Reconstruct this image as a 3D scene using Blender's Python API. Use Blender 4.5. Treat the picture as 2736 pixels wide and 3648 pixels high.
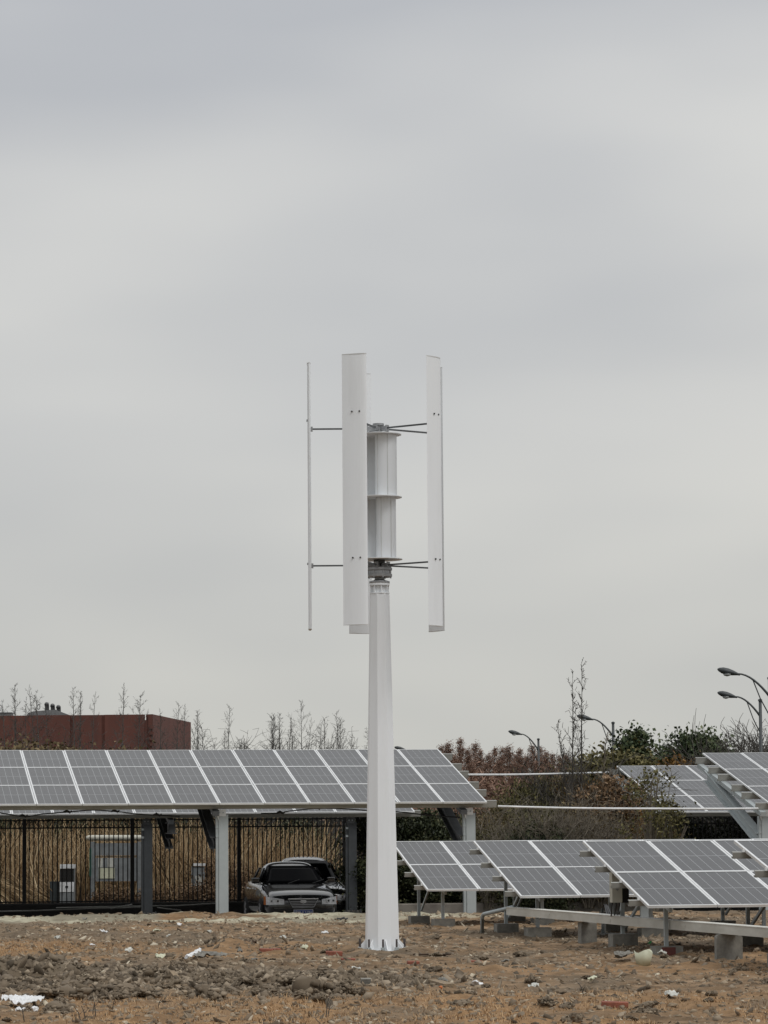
import bpy, bmesh, math, random
import numpy as np
from mathutils import Vector, Matrix
R = math.radians
scene = bpy.context.scene
for o in list(bpy.data.objects):
    bpy.data.objects.remove(o)
COL = scene.collection

# ------------------------------------------------------------------ camera
EYE = 1.60
F_PX, CX, CY = 11500.0, 1368.0, 1824.0          # focal length in pixels of the 2736 x 3648 photograph
PITCH, ROLL = R(5.85), R(0.44)
cam_d = bpy.data.cameras.new('camera')
cam = bpy.data.objects.new('camera', cam_d)
COL.objects.link(cam)
cam_d.sensor_fit = 'VERTICAL'
cam_d.sensor_height = 36.0
cam_d.lens = 36.0 * F_PX / 3648.0
cam_d.clip_start = 0.5
cam_d.clip_end = 6000
fw = Vector((0, math.cos(PITCH), math.sin(PITCH)))
up0 = Vector((0, -math.sin(PITCH), math.cos(PITCH)))
rt0 = Vector((1, 0, 0))
rt = rt0 * math.cos(ROLL) - up0 * math.sin(ROLL)
up = rt0 * math.sin(ROLL) + up0 * math.cos(ROLL)
m = Matrix.Identity(4)
for i in range(3):
    m[i][0] = rt[i]; m[i][1] = up[i]; m[i][2] = -fw[i]
m[2][3] = EYE
cam.matrix_world = m
scene.camera = cam

def ray(px, py):
    a, b = px - CX, CY - py
    c, s = math.cos(ROLL), math.sin(ROLL)
    x, y = c * a + s * b, -s * a + c * b
    d = fw * F_PX + rt0 * x + up0 * y
    return d / d.y
def at(px, py, D):
    d = ray(px, py)
    return Vector((d.x * D, D, EYE + d.z * D))
def on_plane(px, py, z=0.0):
    d = ray(px, py)
    t = (z - EYE) / d.z
    return Vector((d.x * t, t, z))

# ------------------------------------------------------------------ world: overcast
SUN_EL, SUN_AZ = 52.0, 140.0          # azimuth clockwise from +Y (the view direction)
w = bpy.data.worlds.new('World'); scene.world = w; w.use_nodes = True
nt = w.node_tree; N = nt.nodes; L = nt.links
for n in list(N): N.remove(n)
out = N.new('ShaderNodeOutputWorld'); bg = N.new('ShaderNodeBackground')
bg.inputs['Strength'].default_value = 0.1
sky = N.new('ShaderNodeTexSky'); sky.sky_type = 'NISHITA'; sky.sun_disc = False
sky.sun_elevation = R(SUN_EL); sky.sun_rotation = R(SUN_AZ); sky.dust_density = 4.0
tc = N.new('ShaderNodeTexCoord')
mp = N.new('ShaderNodeMapping'); mp.inputs['Rotation'].default_value = (0, R(-12), 0)
mp.inputs['Scale'].default_value = (2.4, 2.4, 7.5); mp.inputs['Location'].default_value = (19.57, 1.09, 14.51)
nz = N.new('ShaderNodeTexNoise'); nz.inputs['Scale'].default_value = 1.0
nz.inputs['Detail'].default_value = 3.5; nz.inputs['Roughness'].default_value = 0.45
L.new(tc.outputs['Generated'], mp.inputs['Vector']); L.new(mp.outputs['Vector'], nz.inputs['Vector'])
cr = N.new('ShaderNodeValToRGB')
cr.color_ramp.elements[0].position = 0.40; cr.color_ramp.elements[0].color = (0.498, 0.513, 0.540, 1)
cr.color_ramp.elements[1].position = 0.61; cr.color_ramp.elements[1].color = (0.696, 0.695, 0.682, 1)
L.new(nz.outputs['Fac'], cr.inputs['Fac'])
sx = N.new('ShaderNodeSeparateXYZ'); L.new(tc.outputs['Generated'], sx.inputs['Vector'])
gr = N.new('ShaderNodeValToRGB')      # overcast skies are dimmer and warmer towards the horizon, brightest overhead
e = gr.color_ramp.elements
e[0].position = 0.0; e[0].color = (0.865, 0.860, 0.805, 1)
e[1].position = 1.0; e[1].color = (1.85, 1.85, 1.85, 1)
e2 = gr.color_ramp.elements.new(0.13); e2.color = (0.97, 0.97, 0.955, 1)
e3 = gr.color_ramp.elements.new(0.27); e3.color = (0.99, 0.995, 1.0, 1)
L.new(sx.outputs['Z'], gr.inputs['Fac'])
mul = N.new('ShaderNodeMix'); mul.data_type = 'RGBA'; mul.blend_type = 'MULTIPLY'; mul.inputs['Factor'].default_value = 1
L.new(cr.outputs['Color'], mul.inputs['A']); L.new(gr.outputs['Color'], mul.inputs['B'])
sc = N.new('ShaderNodeMix'); sc.data_type = 'RGBA'; sc.blend_type = 'MULTIPLY'; sc.inputs['Factor'].default_value = 1
sc.inputs['B'].default_value = (10, 10, 10, 1); sc.clamp_result = False
L.new(mul.outputs['Result'], sc.inputs['A'])
mx = N.new('ShaderNodeMix'); mx.data_type = 'RGBA'; mx.inputs['Factor'].default_value = 0.97
L.new(sky.outputs['Color'], mx.inputs['A']); L.new(sc.outputs['Result'], mx.inputs['B'])
L.new(mx.outputs['Result'], bg.inputs['Color']); L.new(bg.outputs['Background'], out.inputs['Surface'])

# ------------------------------------------------------------------ sun (veiled by cloud)
sd = bpy.data.lights.new('sun', 'SUN'); sd.energy = 1.25; sd.angle = R(24); sd.color = (1.0, 0.98, 0.955)
so = bpy.data.objects.new('sun', sd); COL.objects.link(so)
sdir = Vector((math.sin(R(SUN_AZ)) * math.cos(R(SUN_EL)), math.cos(R(SUN_AZ)) * math.cos(R(SUN_EL)), math.sin(R(SUN_EL))))
so.rotation_euler = sdir.to_track_quat('Z', 'Y').to_euler()
so.location = sdir * 60

vs = scene.view_settings
vs.view_transform = 'Standard'; vs.look = 'None'; vs.exposure = 0.0; vs.gamma = 1.0; vs.use_curve_mapping = False
scene.render.engine = 'CYCLES'
scene.render.resolution_x, scene.render.resolution_y = 768, 1024

rng = np.random.default_rng(7)
random.seed(7)

# ================================================================== helpers
class MB:
    """collects simple shapes into one mesh"""
    def __init__(s): s.v = []; s.f = []
    def add(s, vs, fs):
        b = len(s.v); s.v += [tuple(q) for q in vs]; s.f += [tuple(b + i for i in f) for f in fs]
    def box(s, a, b, M=None, bev=0.0):
        x0, y0, z0 = a; x1, y1, z1 = b
        vs = [Vector(q) for q in ((x0,y0,z0),(x1,y0,z0),(x1,y1,z0),(x0,y1,z0),(x0,y0,z1),(x1,y0,z1),(x1,y1,z1),(x0,y1,z1))]
        if M is not None: vs = [M @ q for q in vs]
        s.add(vs, [(0,3,2,1),(4,5,6,7),(0,1,5,4),(1,2,6,5),(2,3,7,6),(3,0,4,7)])
    def beam(s, p, q, w, h, upv=(0,0,1)):
        p, q = Vector(p), Vector(q); d = (q - p); ln = d.length; d.normalize()
        x = d.cross(Vector(upv)).normalized(); z = x.cross(d)
        M = Matrix((( x.x, d.x, z.x, p.x),(x.y, d.y, z.y, p.y),(x.z, d.z, z.z, p.z),(0,0,0,1)))
        s.box((-w/2, 0, -h/2), (w/2, ln, h/2), M)
    def tube(s, pts, rad, n=6, caps=True):
        pts = [Vector(p) for p in pts]
        if not hasattr(rad, '__len__'): rad = [rad] * len(pts)
        b = len(s.v); prev = None
        for i, p in enumerate(pts):
            d = (pts[min(i+1, len(pts)-1)] - pts[max(i-1, 0)])
            d = d.normalized() if d.length > 1e-9 else Vector((0,0,1))
            if prev is None:
                prev = d.cross(Vector((0,0,1))) if abs(d.z) < .9 else d.cross(Vector((1,0,0)))
            x = (prev - d * prev.dot(d)).normalized(); y = d.cross(x); prev = x
            for k in range(n):
                a = 2 * math.pi * k / n
                s.v.append(tuple(p + (x * math.cos(a) + y * math.sin(a)) * rad[i]))
        for i in range(len(pts) - 1):
            for k in range(n):
                k2 = (k + 1) % n
                s.f.append((b+i*n+k, b+i*n+k2, b+(i+1)*n+k2, b+(i+1)*n+k))
        if caps:
            s.f.append(tuple(b + k for k in reversed(range(n))))
            s.f.append(tuple(b + (len(pts)-1)*n + k for k in range(n)))
    def lathe(s, prof, n=20, c=(0,0,0), rot=0.0, caps=True):
        b = len(s.v)
        for (r_, z) in prof:
            for k in range(n):
                a = 2 * math.pi * (k) / n + rot
                s.v.append((c[0] + r_ * math.cos(a), c[1] + r_ * math.sin(a), c[2] + z))
        for i in range(len(prof) - 1):
            for k in range(n):
                k2 = (k + 1) % n
                s.f.append((b+i*n+k, b+i*n+k2, b+(i+1)*n+k2, b+(i+1)*n+k))
        if caps:
            s.f.append(tuple(b + k for k in reversed(range(n))))
            s.f.append(tuple(b + (len(prof)-1)*n + k for k in range(n)))
    def prism(s, poly, p0, ax, ay, ext):
        """polygon in the plane (ax, ay) from p0, extruded by ext"""
        p0, ax, ay, ext = Vector(p0), Vector(ax), Vector(ay), Vector(ext)
        n = len(poly)
        a = [p0 + ax * x + ay * y for x, y in poly]; b = [q + ext for q in a]
        s.add(a + b, [tuple(reversed(range(n))), tuple(range(n, 2*n))] + [(i, (i+1) % n, n + (i+1) % n, n + i) for i in range(n)])
    def mesh(s, name, mat, smooth=False):
        me = bpy.data.meshes.new(name); me.from_pydata(s.v, [], s.f)
        if isinstance(mat, (list, tuple)):
            for q in mat: me.materials.append(q)
        else: me.materials.append(mat)
        me.update()
        if smooth: me.shade_smooth()
        return me
    def build(s, name, mat, parent=None, smooth=False, loc=None):
        return obj(name, s.mesh(name, mat, smooth), parent, loc)
def obj(name, me, parent=None, loc=None, rot=None, scale=None):
    o = bpy.data.objects.new(name, me); COL.objects.link(o)
    if parent is not None: o.parent = parent
    if loc is not None: o.location = loc
    if rot is not None: o.rotation_euler = rot
    if scale is not None: o.scale = scale
    return o
def tag(o, label, cat, group=None):
    o['label'] = label; o['category'] = cat
    if group: o['group'] = group
    return o
def thing(name, label, cat, loc=(0,0,0), rz=0.0, group=None):
    o = bpy.data.objects.new(name, None); COL.objects.link(o)
    o.location = loc; o.rotation_euler = (0, 0, rz); o.empty_display_size = 0.2
    return tag(o, label, cat, group)
def structure(o): o['kind'] = 'structure'; return o
def stuff(o): o['kind'] = 'stuff'; return o
def np_mesh(name, verts, faces, mat, tone=None, smooth=False):
    """fast mesh from numpy arrays (faces all the same length); tone = one value per face"""
    me = bpy.data.meshes.new(name)
    nv, nf, k = len(verts), len(faces), faces.shape[1]
    me.vertices.add(nv); me.vertices.foreach_set('co', np.ascontiguousarray(verts, dtype=np.float32).ravel())
    me.loops.add(nf * k); me.loops.foreach_set('vertex_index', np.ascontiguousarray(faces, dtype=np.int32).ravel())
    me.polygons.add(nf); me.polygons.foreach_set('loop_start', np.arange(0, nf * k, k, dtype=np.int32))
    me.update(calc_edges=True)
    if tone is not None:
        a = me.attributes.new('tone', 'FLOAT', 'FACE'); a.data.foreach_set('value', np.asarray(tone, dtype=np.float32))
    me.materials.append(mat)
    if smooth: me.shade_smooth()
    return me

# ------------------------------------------------------------------ materials
def base_mat(name):
    m_ = bpy.data.materials.new(name); m_.use_nodes = True
    return m_, m_.node_tree.nodes, m_.node_tree.links, m_.node_tree.nodes['Principled BSDF']
def mat(name, c1, c2=None, rough=0.6, metal=0.0, scale=6.0, detail=6.0, bump=0.0, bscale=None, spec=0.5, coat=0.0, stretch=None, lo=.35, hi=.65):
    m_, n, l, p = base_mat(name)
    c2 = c2 or tuple(q * 0.8 for q in c1)
    t = n.new('ShaderNodeTexCoord'); src = t.outputs['Object']
    if stretch:
        mp_ = n.new('ShaderNodeMapping'); mp_.inputs['Scale'].default_value = stretch
        l.new(src, mp_.inputs['Vector']); src = mp_.outputs['Vector']
    z = n.new('ShaderNodeTexNoise'); z.inputs['Scale'].default_value = scale; z.inputs['Detail'].default_value = detail
    z.inputs['Roughness'].default_value = .6
    l.new(src, z.inputs['Vector'])
    r_ = n.new('ShaderNodeValToRGB'); r_.color_ramp.elements[0].position = lo; r_.color_ramp.elements[1].position = hi
    r_.color_ramp.elements[0].color = (*c2, 1); r_.color_ramp.elements[1].color = (*c1, 1)
    l.new(z.outputs['Fac'], r_.inputs['Fac']); l.new(r_.outputs['Color'], p.inputs['Base Color'])
    p.inputs['Roughness'].default_value = rough; p.inputs['Metallic'].default_value = metal
    p.inputs['Specular IOR Level'].default_value = spec; p.inputs['Coat Weight'].default_value = coat
    if bump:
        z2 = n.new('ShaderNodeTexNoise'); z2.inputs['Scale'].default_value = bscale or scale * 3; z2.inputs['Detail'].default_value = 6
        l.new(src, z2.inputs['Vector'])
        b = n.new('ShaderNodeBump'); b.inputs['Strength'].default_value = bump; b.inputs['Distance'].default_value = 0.02
        l.new(z2.outputs['Fac'], b.inputs['Height']); l.new(b.outputs['Normal'], p.inputs['Normal'])
    return m_
def tone_mat(name, cols, rough=0.85, transl=0.0, scale=2.0):
    """colour picked per leaf / stone / stem by the face attribute 'tone', drifting with a broad noise"""
    m_, n, l, p = base_mat(name)
    a = n.new('ShaderNodeAttribute'); a.attribute_name = 'tone'
    t = n.new('ShaderNodeTexCoord'); z = n.new('ShaderNodeTexNoise'); z.inputs['Scale'].default_value = scale; z.inputs['Detail'].default_value = 3
    l.new(t.outputs['Object'], z.inputs['Vector'])
    ma = n.new('ShaderNodeMath'); ma.operation = 'MULTIPLY_ADD'; ma.inputs[1].default_value = 0.7; ma.inputs[2].default_value = -0.35
    l.new(z.outputs['Fac'], ma.inputs[0])
    ad = n.new('ShaderNodeMath'); ad.operation = 'ADD'; l.new(a.outputs['Fac'], ad.inputs[0]); l.new(ma.outputs[0], ad.inputs[1])
    r_ = n.new('ShaderNodeValToRGB'); el = r_.color_ramp.elements
    el[0].color = (*cols[0], 1); el[1].color = (*cols[-1], 1)
    for i, c in enumerate(cols[1:-1]):
        q = el.new((i + 1) / (len(cols) - 1)); q.color = (*c, 1)
    l.new(ad.outputs[0], r_.inputs['Fac']); l.new(r_.outputs['Color'], p.inputs['Base Color'])
    p.inputs['Roughness'].default_value = rough; p.inputs['Specular IOR Level'].default_value = 0.25
    return m_

M = {}
M['white'] = mat('white_paint', (.765, .785, .80), (.71, .725, .735), rough=.55, scale=1.4, stretch=(3, 3, .5), lo=.25, hi=.5)
M['white_cap'] = mat('white_cap', (.62, .62, .61), (.52, .52, .51), rough=.5)
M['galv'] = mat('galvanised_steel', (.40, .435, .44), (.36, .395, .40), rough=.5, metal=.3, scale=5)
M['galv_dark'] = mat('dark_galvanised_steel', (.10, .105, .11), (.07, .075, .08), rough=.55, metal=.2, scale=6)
M['post_dark'] = mat('grey_post_paint', (.050, .056, .060), (.038, .042, .046), rough=.6, scale=5)
M['purlin'] = mat('zinc_purlin', (.36, .36, .33), (.27, .27, .25), rough=.5, metal=.3, scale=4, stretch=(.4, 3, 3))
M['alu'] = mat('anodised_aluminium', (.72, .73, .73), (.62, .63, .63), rough=.42, metal=.25, scale=4)
M['steel'] = mat('cast_steel', (.36, .365, .37), (.27, .275, .28), rough=.5, metal=.5, scale=14)
M['steel_dark'] = mat('dark_steel', (.07, .07, .07), (.045, .045, .045), rough=.5, metal=.4, scale=10)
M['bolt'] = mat('rusty_bolt_steel', (.10, .085, .08), (.06, .05, .05), rough=.6, metal=.4, scale=30)
M['black_metal'] = mat('black_fence_paint', (.012, .012, .013), (.008, .008, .009), rough=.55, scale=8)
M['concrete'] = mat('concrete', (.24, .23, .20), (.15, .145, .13), rough=.9, scale=7, bump=.4)
M['concrete_dark'] = mat('dark_concrete', (.10, .095, .085), (.055, .05, .045), rough=.9, scale=5, bump=.4)  # darker concrete for the rear carport's base blocks
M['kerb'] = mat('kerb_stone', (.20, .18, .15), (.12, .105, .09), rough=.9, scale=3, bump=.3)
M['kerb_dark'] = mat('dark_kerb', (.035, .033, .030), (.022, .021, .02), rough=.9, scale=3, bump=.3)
M['red_paint'] = mat('faded_red_paint', (.16, .045, .035), (.10, .035, .03), rough=.8, scale=9)
M['brick'] = mat('red_brick', (.26, .085, .05), (.17, .06, .04), rough=.9, scale=14, bump=.3)
M['white_plastic'] = mat('white_plastic', (.74, .75, .76), (.58, .59, .58), rough=.5, scale=5, bump=.3)
M['cream_plastic'] = mat('cream_plastic', (.62, .62, .47), (.48, .49, .36), rough=.55, scale=5)
M['trunking'] = mat('cream_enamel', (.56, .55, .50), (.43, .42, .37), rough=.5, scale=2.5, stretch=(2, .5, 2))
M['wood'] = mat('weathered_wood', (.27, .20, .12), (.17, .125, .08), rough=.85, scale=5, stretch=(8, .7, 8), bump=.3)
M['rust_wood'] = mat('dark_wood', (.075, .045, .025), (.04, .025, .016), rough=.9, scale=5)
M['green_plastic'] = mat('green_plastic', (.03, .28, .07), rough=.5)
M['teal'] = mat('teal_paint', (.05, .24, .18), rough=.6)
M['black_plastic'] = mat('black_plastic', (.012, .012, .013), rough=.45)
M['cable'] = mat('black_cable', (.02, .02, .021), rough=.6)
M['beige_box'] = mat('beige_enamel', (.50, .49, .41), (.42, .41, .35), rough=.45, scale=3)
M['grey_box'] = mat('grey_enamel', (.22, .235, .24), (.16, .17, .175), rough=.5)
M['char_box'] = mat('charcoal_enamel', (.05, .06, .062), (.035, .042, .044), rough=.5)
M['screen'] = mat('black_glass', (.008, .008, .009), rough=.12)
M['paper'] = mat('poster_paper', (.55, .55, .50), (.40, .41, .38), rough=.7, scale=7)
M['lamp_grey'] = mat('lamp_grey_paint', (.045, .052, .052), (.033, .038, .04), rough=.5)
M['lamp_glass'] = mat('lamp_glass', (.35, .36, .35), rough=.25)
M['bark'] = mat('grey_bark', (.075, .068, .058), (.045, .04, .034), rough=.95, scale=9)
M['bark_far'] = mat('far_grey_bark', (.075, .070, .062), (.055, .051, .046), rough=.95, scale=5)
M['bark_pale'] = mat('pale_bark', (.17, .145, .11), (.10, .085, .065), rough=.95, scale=9)
M['bark_red'] = mat('red_brown_bark', (.135, .085, .066), (.09, .056, .044), rough=.95, scale=9)
M['bounce_paving'] = mat('pale_bounce_paving', (.26, .255, .24), (.21, .205, .195), rough=.95, scale=20, bump=.3)  # car park colour set pale to bounce light up under the carports
M['soil'] = mat('dark_soil', (.035, .028, .02), (.02, .016, .012), rough=1, scale=4, bump=.5)
M['far_ground'] = mat('far_ground', (.09, .08, .05), (.06, .055, .035), rough=1, scale=.05)
M['wall_brown'] = mat('red_brown_cladding', (.125, .042, .029), (.085, .031, .023), rough=.85, scale=.6, stretch=(1, 1, .25), bump=.1)
M['roof_grey'] = mat('roof_sheet', (.16, .16, .16), (.11, .11, .11), rough=.6)
M['car_black'] = mat('black_car_paint', (.012, .012, .0125), (.010, .010, .0105), rough=.2, coat=1.0, spec=.5)
M['car_glass'] = mat('dark_car_glass', (.006, .006, .007), rough=.04, spec=.12); M['car_glass'].node_tree.nodes['Principled BSDF'].inputs['IOR'].default_value = 1.12
M['chrome'] = mat('chrome', (.85, .85, .86), (.8, .8, .8), rough=.25, metal=.45)
M['lens'] = mat('headlight_lens', (.90, .91, .92), (.60, .60, .61), rough=.15, metal=.0, scale=22, coat=.6)
M['orange_lens'] = mat('orange_lens', (.62, .17, .03), rough=.25, coat=.5)
M['plate_blue'] = mat('plate_blue', (.012, .035, .22), rough=.4)
M['plate_white'] = mat('plate_white', (.7, .7, .72), rough=.4)
M['tyre'] = mat('tyre_rubber', (.015, .015, .015), rough=.85)
M['rim'] = mat('alloy_rim', (.5, .5, .51), rough=.35, metal=.5)
M['yellow'] = mat('yellow_plastic', (.62, .50, .03), rough=.5)
# leaf / stone colours
M['stone'] = tone_mat('rubble_stone', [(.085, .064, .043), (.17, .127, .085), (.28, .22, .152), (.50, .44, .335)], scale=.35)
M['clod'] = tone_mat('earth_clod', [(.060, .047, .032), (.115, .089, .061), (.18, .142, .10), (.29, .235, .17)], scale=.6)
M['straw'] = tone_mat('dry_grass', [(.16, .10, .055), (.30, .19, .10), (.41, .27, .145), (.50, .36, .21)], scale=.5)
M['reed'] = tone_mat('dry_reed', [(.06, .042, .024), (.22, .145, .076), (.40, .275, .15), (.58, .46, .29)], scale=.7)
M['leaf_dark'] = tone_mat('dark_evergreen_leaf', [(.010, .014, .006), (.026, .034, .014), (.055, .062, .027), (.11, .105, .05)], rough=.6)
M['leaf_green'] = tone_mat('evergreen_leaf', [(.013, .022, .010), (.032, .050, .022), (.064, .086, .038), (.115, .13, .06)], rough=.6, scale=.8)
M['leaf_olive'] = tone_mat('olive_leaf', [(.034, .034, .012), (.08, .075, .027), (.14, .123, .048), (.22, .19, .09)], rough=.7)
M['leaf_brown'] = tone_mat('brown_dry_leaf', [(.06, .038, .022), (.13, .080, .044), (.20, .130, .074), (.28, .195, .125)], rough=.8)
M['leaf_rust'] = tone_mat('rusty_leaf', [(.045, .026, .009), (.10, .055, .018), (.17, .093, .027), (.24, .14, .045)], rough=.8)
M['leaf_red'] = tone_mat('red_brown_needle', [(.085, .050, .037), (.165, .095, .068), (.235, .145, .105), (.32, .225, .175)], rough=.9, scale=.5)
M['leaf_scrub'] = tone_mat('brown_green_scrub', [(.035, .027, .013), (.08, .060, .029), (.135, .10, .05), (.21, .165, .09)], rough=.8)

def cell_material():
    m_, n, l, p = base_mat('solar_cells_under_glass')
    t = n.new('ShaderNodeTexCoord'); s = n.new('ShaderNodeSeparateXYZ'); l.new(t.outputs['Object'], s.inputs['Vector'])
    def math_(op, a, b=None):
        q = n.new('ShaderNodeMath'); q.operation = op
        for i, v in enumerate((a, b)):
            if v is None: continue
            if isinstance(v, (int, float)): q.inputs[i].default_value = v
            else: l.new(v, q.inputs[i])
        return q.outputs[0]
    def line(coord, off, step, half):       # 1 on lines at off + k*step
        k = math_('DIVIDE', math_('SUBTRACT', coord, off), step)
        d = math_('ABSOLUTE', math_('SUBTRACT', math_('FRACT', math_('ADD', k, .5)), .5))
        return math_('LESS_THAN', d, half / step)
    gx = line(s.outputs['X'], 0.032, (1.0 - .064) / 6, .0030)
    gy = line(s.outputs['Y'], 1.0, 2.0, .0065)
    fy = line(s.outputs['Y'], 0.04, 0.08, .0022)
    lines = math_('MAXIMUM', gx, gy)
    z = n.new('ShaderNodeTexNoise'); z.inputs['Scale'].default_value = 5; z.inputs['Detail'].default_value = 8
    l.new(t.outputs['Object'], z.inputs['Vector'])
    r_ = n.new('ShaderNodeValToRGB'); r_.color_ramp.elements[0].color = (.022, .022, .023, 1); r_.color_ramp.elements[1].color = (.044, .044, .044, 1)
    oi = n.new('ShaderNodeObjectInfo'); l.new(math_('ADD', math_('MULTIPLY', z.outputs['Fac'], .6), math_('MULTIPLY', oi.outputs['Random'], .5)), r_.inputs['Fac'])
    z3 = n.new('ShaderNodeTexNoise'); z3.inputs['Scale'].default_value = 1.3; l.new(t.outputs['Object'], z3.inputs['Vector'])
    l.new(math_('ADD', math_('MULTIPLY', z3.outputs['Fac'], .12), math_('ADD', math_('MULTIPLY', oi.outputs['Random'], .05), .08)), p.inputs['Roughness'])
    a = n.new('ShaderNodeMix'); a.data_type = 'RGBA'; a.inputs['B'].default_value = (.055, .055, .058, 1)
    l.new(fy, a.inputs['Factor']); l.new(r_.outputs['Color'], a.inputs['A'])
    b = n.new('ShaderNodeMix'); b.data_type = 'RGBA'; b.inputs['B'].default_value = (.30, .31, .32, 1)
    l.new(lines, b.inputs['Factor']); l.new(a.outputs['Result'], b.inputs['A'])
    l.new(b.outputs['Result'], p.inputs['Base Color'])
    p.inputs['IOR'].default_value = 1.26
    return m_
M['cells'] = cell_material()

# ------------------------------------------------------------------ value noise (heights of the ground)
_tab = np.random.default_rng(3).random((256, 256))
def vnoise(x, y):
    xi, yi = np.floor(x).astype(int), np.floor(y).astype(int)
    fx, fy = x - xi, y - yi
    fx = fx * fx * (3 - 2 * fx); fy = fy * fy * (3 - 2 * fy)
    g = lambda a, b: _tab[a % 256, b % 256]
    return (g(xi, yi) * (1 - fx) + g(xi + 1, yi) * fx) * (1 - fy) + (g(xi, yi + 1) * (1 - fx) + g(xi + 1, yi + 1) * fx) * fy
def fbm(x, y, o=4):
    s = 0; a = 1; t = 0
    for i in range(o):
        s = s + a * vnoise(x * 2**i + 17.3 * i, y * 2**i + 5.1 * i); t += a; a *= .5
    return s / t
# site frame: rows of panels and carports run along U, their slopes rise along V
YAW = R(9.8); TILT = R(13.0)
U = Vector((math.cos(YAW), math.sin(YAW), 0)); V = Vector((-math.sin(YAW), math.cos(YAW), 0))
O = Vector((-7.688, 71.304, 0))
def site(u, v, z=0.0): return O + U * u + V * v + Vector((0, 0, z))
PARK_Z = -0.33
def smooth(t): t = np.clip(t, 0, 1); return t * t * (3 - 2 * t)
def height(x, y):
    x = np.asarray(x, float); y = np.asarray(y, float)
    v = (x - O.x) * V.x + (y - O.y) * V.y
    u = (x - O.x) * U.x + (y - O.y) * U.y
    h = (fbm(x * .25, y * .25, 3) - .5) * .10 + (fbm(x * 1.7, y * 1.7, 4) - .5) * .095 + (fbm(x * 5.3 + 7, y * 4.1, 3) - .5) * .06
    h += np.maximum(fbm(x * 3.1 + 9, y * 2.3, 3) - .55, 0) * .16
    # ridge of dug-out clods in the foreground, left of the middle
    rl = np.exp(-((y - (37.4 + .25 * np.sin(x * 1.3))) / 1.5) ** 2) * smooth((1.0 - x) / 2.2)
    h += rl * ((.5 - np.abs(fbm(x * 3.4 + 3, y * 3.4, 3) - .5) * 4) * .10 + .05 + .24 * np.maximum(fbm(x * 1.2 + 40, y * 1.2, 4) - .36, 0) * 2)
    h += np.exp(-(((x + 2.4) / .45) ** 2 + ((y - 50.0) / .7) ** 2)) * .16       # heap of earth
    # sand banked up along the edge of the car park
    h += .05 * np.exp(-((v + 1.1) / 1.1) ** 2) * smooth((9.5 - u) / 2) * (.45 + fbm(x * .8, y * .8, 3))
    rt_ = np.hypot(x + .075, y - 48.0); h += .05 * np.exp(-((rt_ - .50) / .16) ** 2) * (.3 + 1.2 * fbm(x * 3, y * 3 + 6, 2))      # earth thrown up round the turbine foot
    # edge
    e_ = smooth((v - .35 + .35 * (fbm(x * 1.1, y * 1.1, 3) - .5)) / .45)
    return h * (1 - e_) + (PARK_Z - .06) * e_
def hz(x, y): return float(height(x, y))
def ground(px, py):
    p = on_plane(px, py)
    for _ in range(3): p = on_plane(px, py, hz(p.x, p.y))
    return p

# ================================================================== setting
def dirt_material():
    m_, n, l, p = base_mat('rubble_dirt')
    t = n.new('ShaderNodeTexCoord'); src = t.outputs['Object']
    def noise(scale, detail=6, rough=.6):
        q = n.new('ShaderNodeTexNoise'); q.inputs['Scale'].default_value = scale; q.inputs['Detail'].default_value = detail
        q.inputs['Roughness'].default_value = rough; l.new(src, q.inputs['Vector']); return q.outputs['Fac']
    def ramp(fac, *els):
        q = n.new('ShaderNodeValToRGB'); e_ = q.color_ramp.elements
        e_[0].position, e_[0].color = els[0][0], (*els[0][1], 1); e_[1].position, e_[1].color = els[-1][0], (*els[-1][1], 1)
        for a, c in els[1:-1]:
            k = e_.new(a); k.color = (*c, 1)
        l.new(fac, q.inputs['Fac']); return q.outputs['Color']
    def mix(f, a, b):
        q = n.new('ShaderNodeMix'); q.data_type = 'RGBA'; l.new(f, q.inputs['Factor']); l.new(a, q.inputs['A']); l.new(b, q.inputs['B']); return q.outputs['Result']
    brown = ramp(noise(2.2, 9, .65), (.33, (.080, .054, .032)), (.47, (.175, .117, .068)), (.58, (.25, .170, .102)), (.74, (.42, .315, .21)))
    orange = ramp(noise(6, 6), (.3, (.17, .10, .05)), (.7, (.36, .22, .11)))
    grey = ramp(noise(3.5, 8), (.3, (.075, .060, .042)), (.7, (.19, .155, .112)))
    sand = ramp(noise(4, 8), (.3, (.30, .275, .20)), (.6, (.46, .43, .32)), (.75, (.54, .50, .38)))
    am = n.new('ShaderNodeAttribute'); am.attribute_name = 'soil'
    s3 = n.new('ShaderNodeSeparateColor'); l.new(am.outputs['Color'], s3.inputs['Color'])
    c = mix(s3.outputs[0], brown, orange); c = mix(s3.outputs[1], c, sand); c = mix(s3.outputs[2], c, grey)
    l.new(c, p.inputs['Base Color']); p.inputs['Roughness'].default_value = .95; p.inputs['Specular IOR Level'].default_value = .15
    b = n.new('ShaderNodeBump'); b.inputs['Strength'].default_value = .9; b.inputs['Distance'].default_value = .03
    l.new(noise(14, 10, .7), b.inputs['Height']); l.new(b.outputs['Normal'], p.inputs['Normal'])
    return m_
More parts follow.
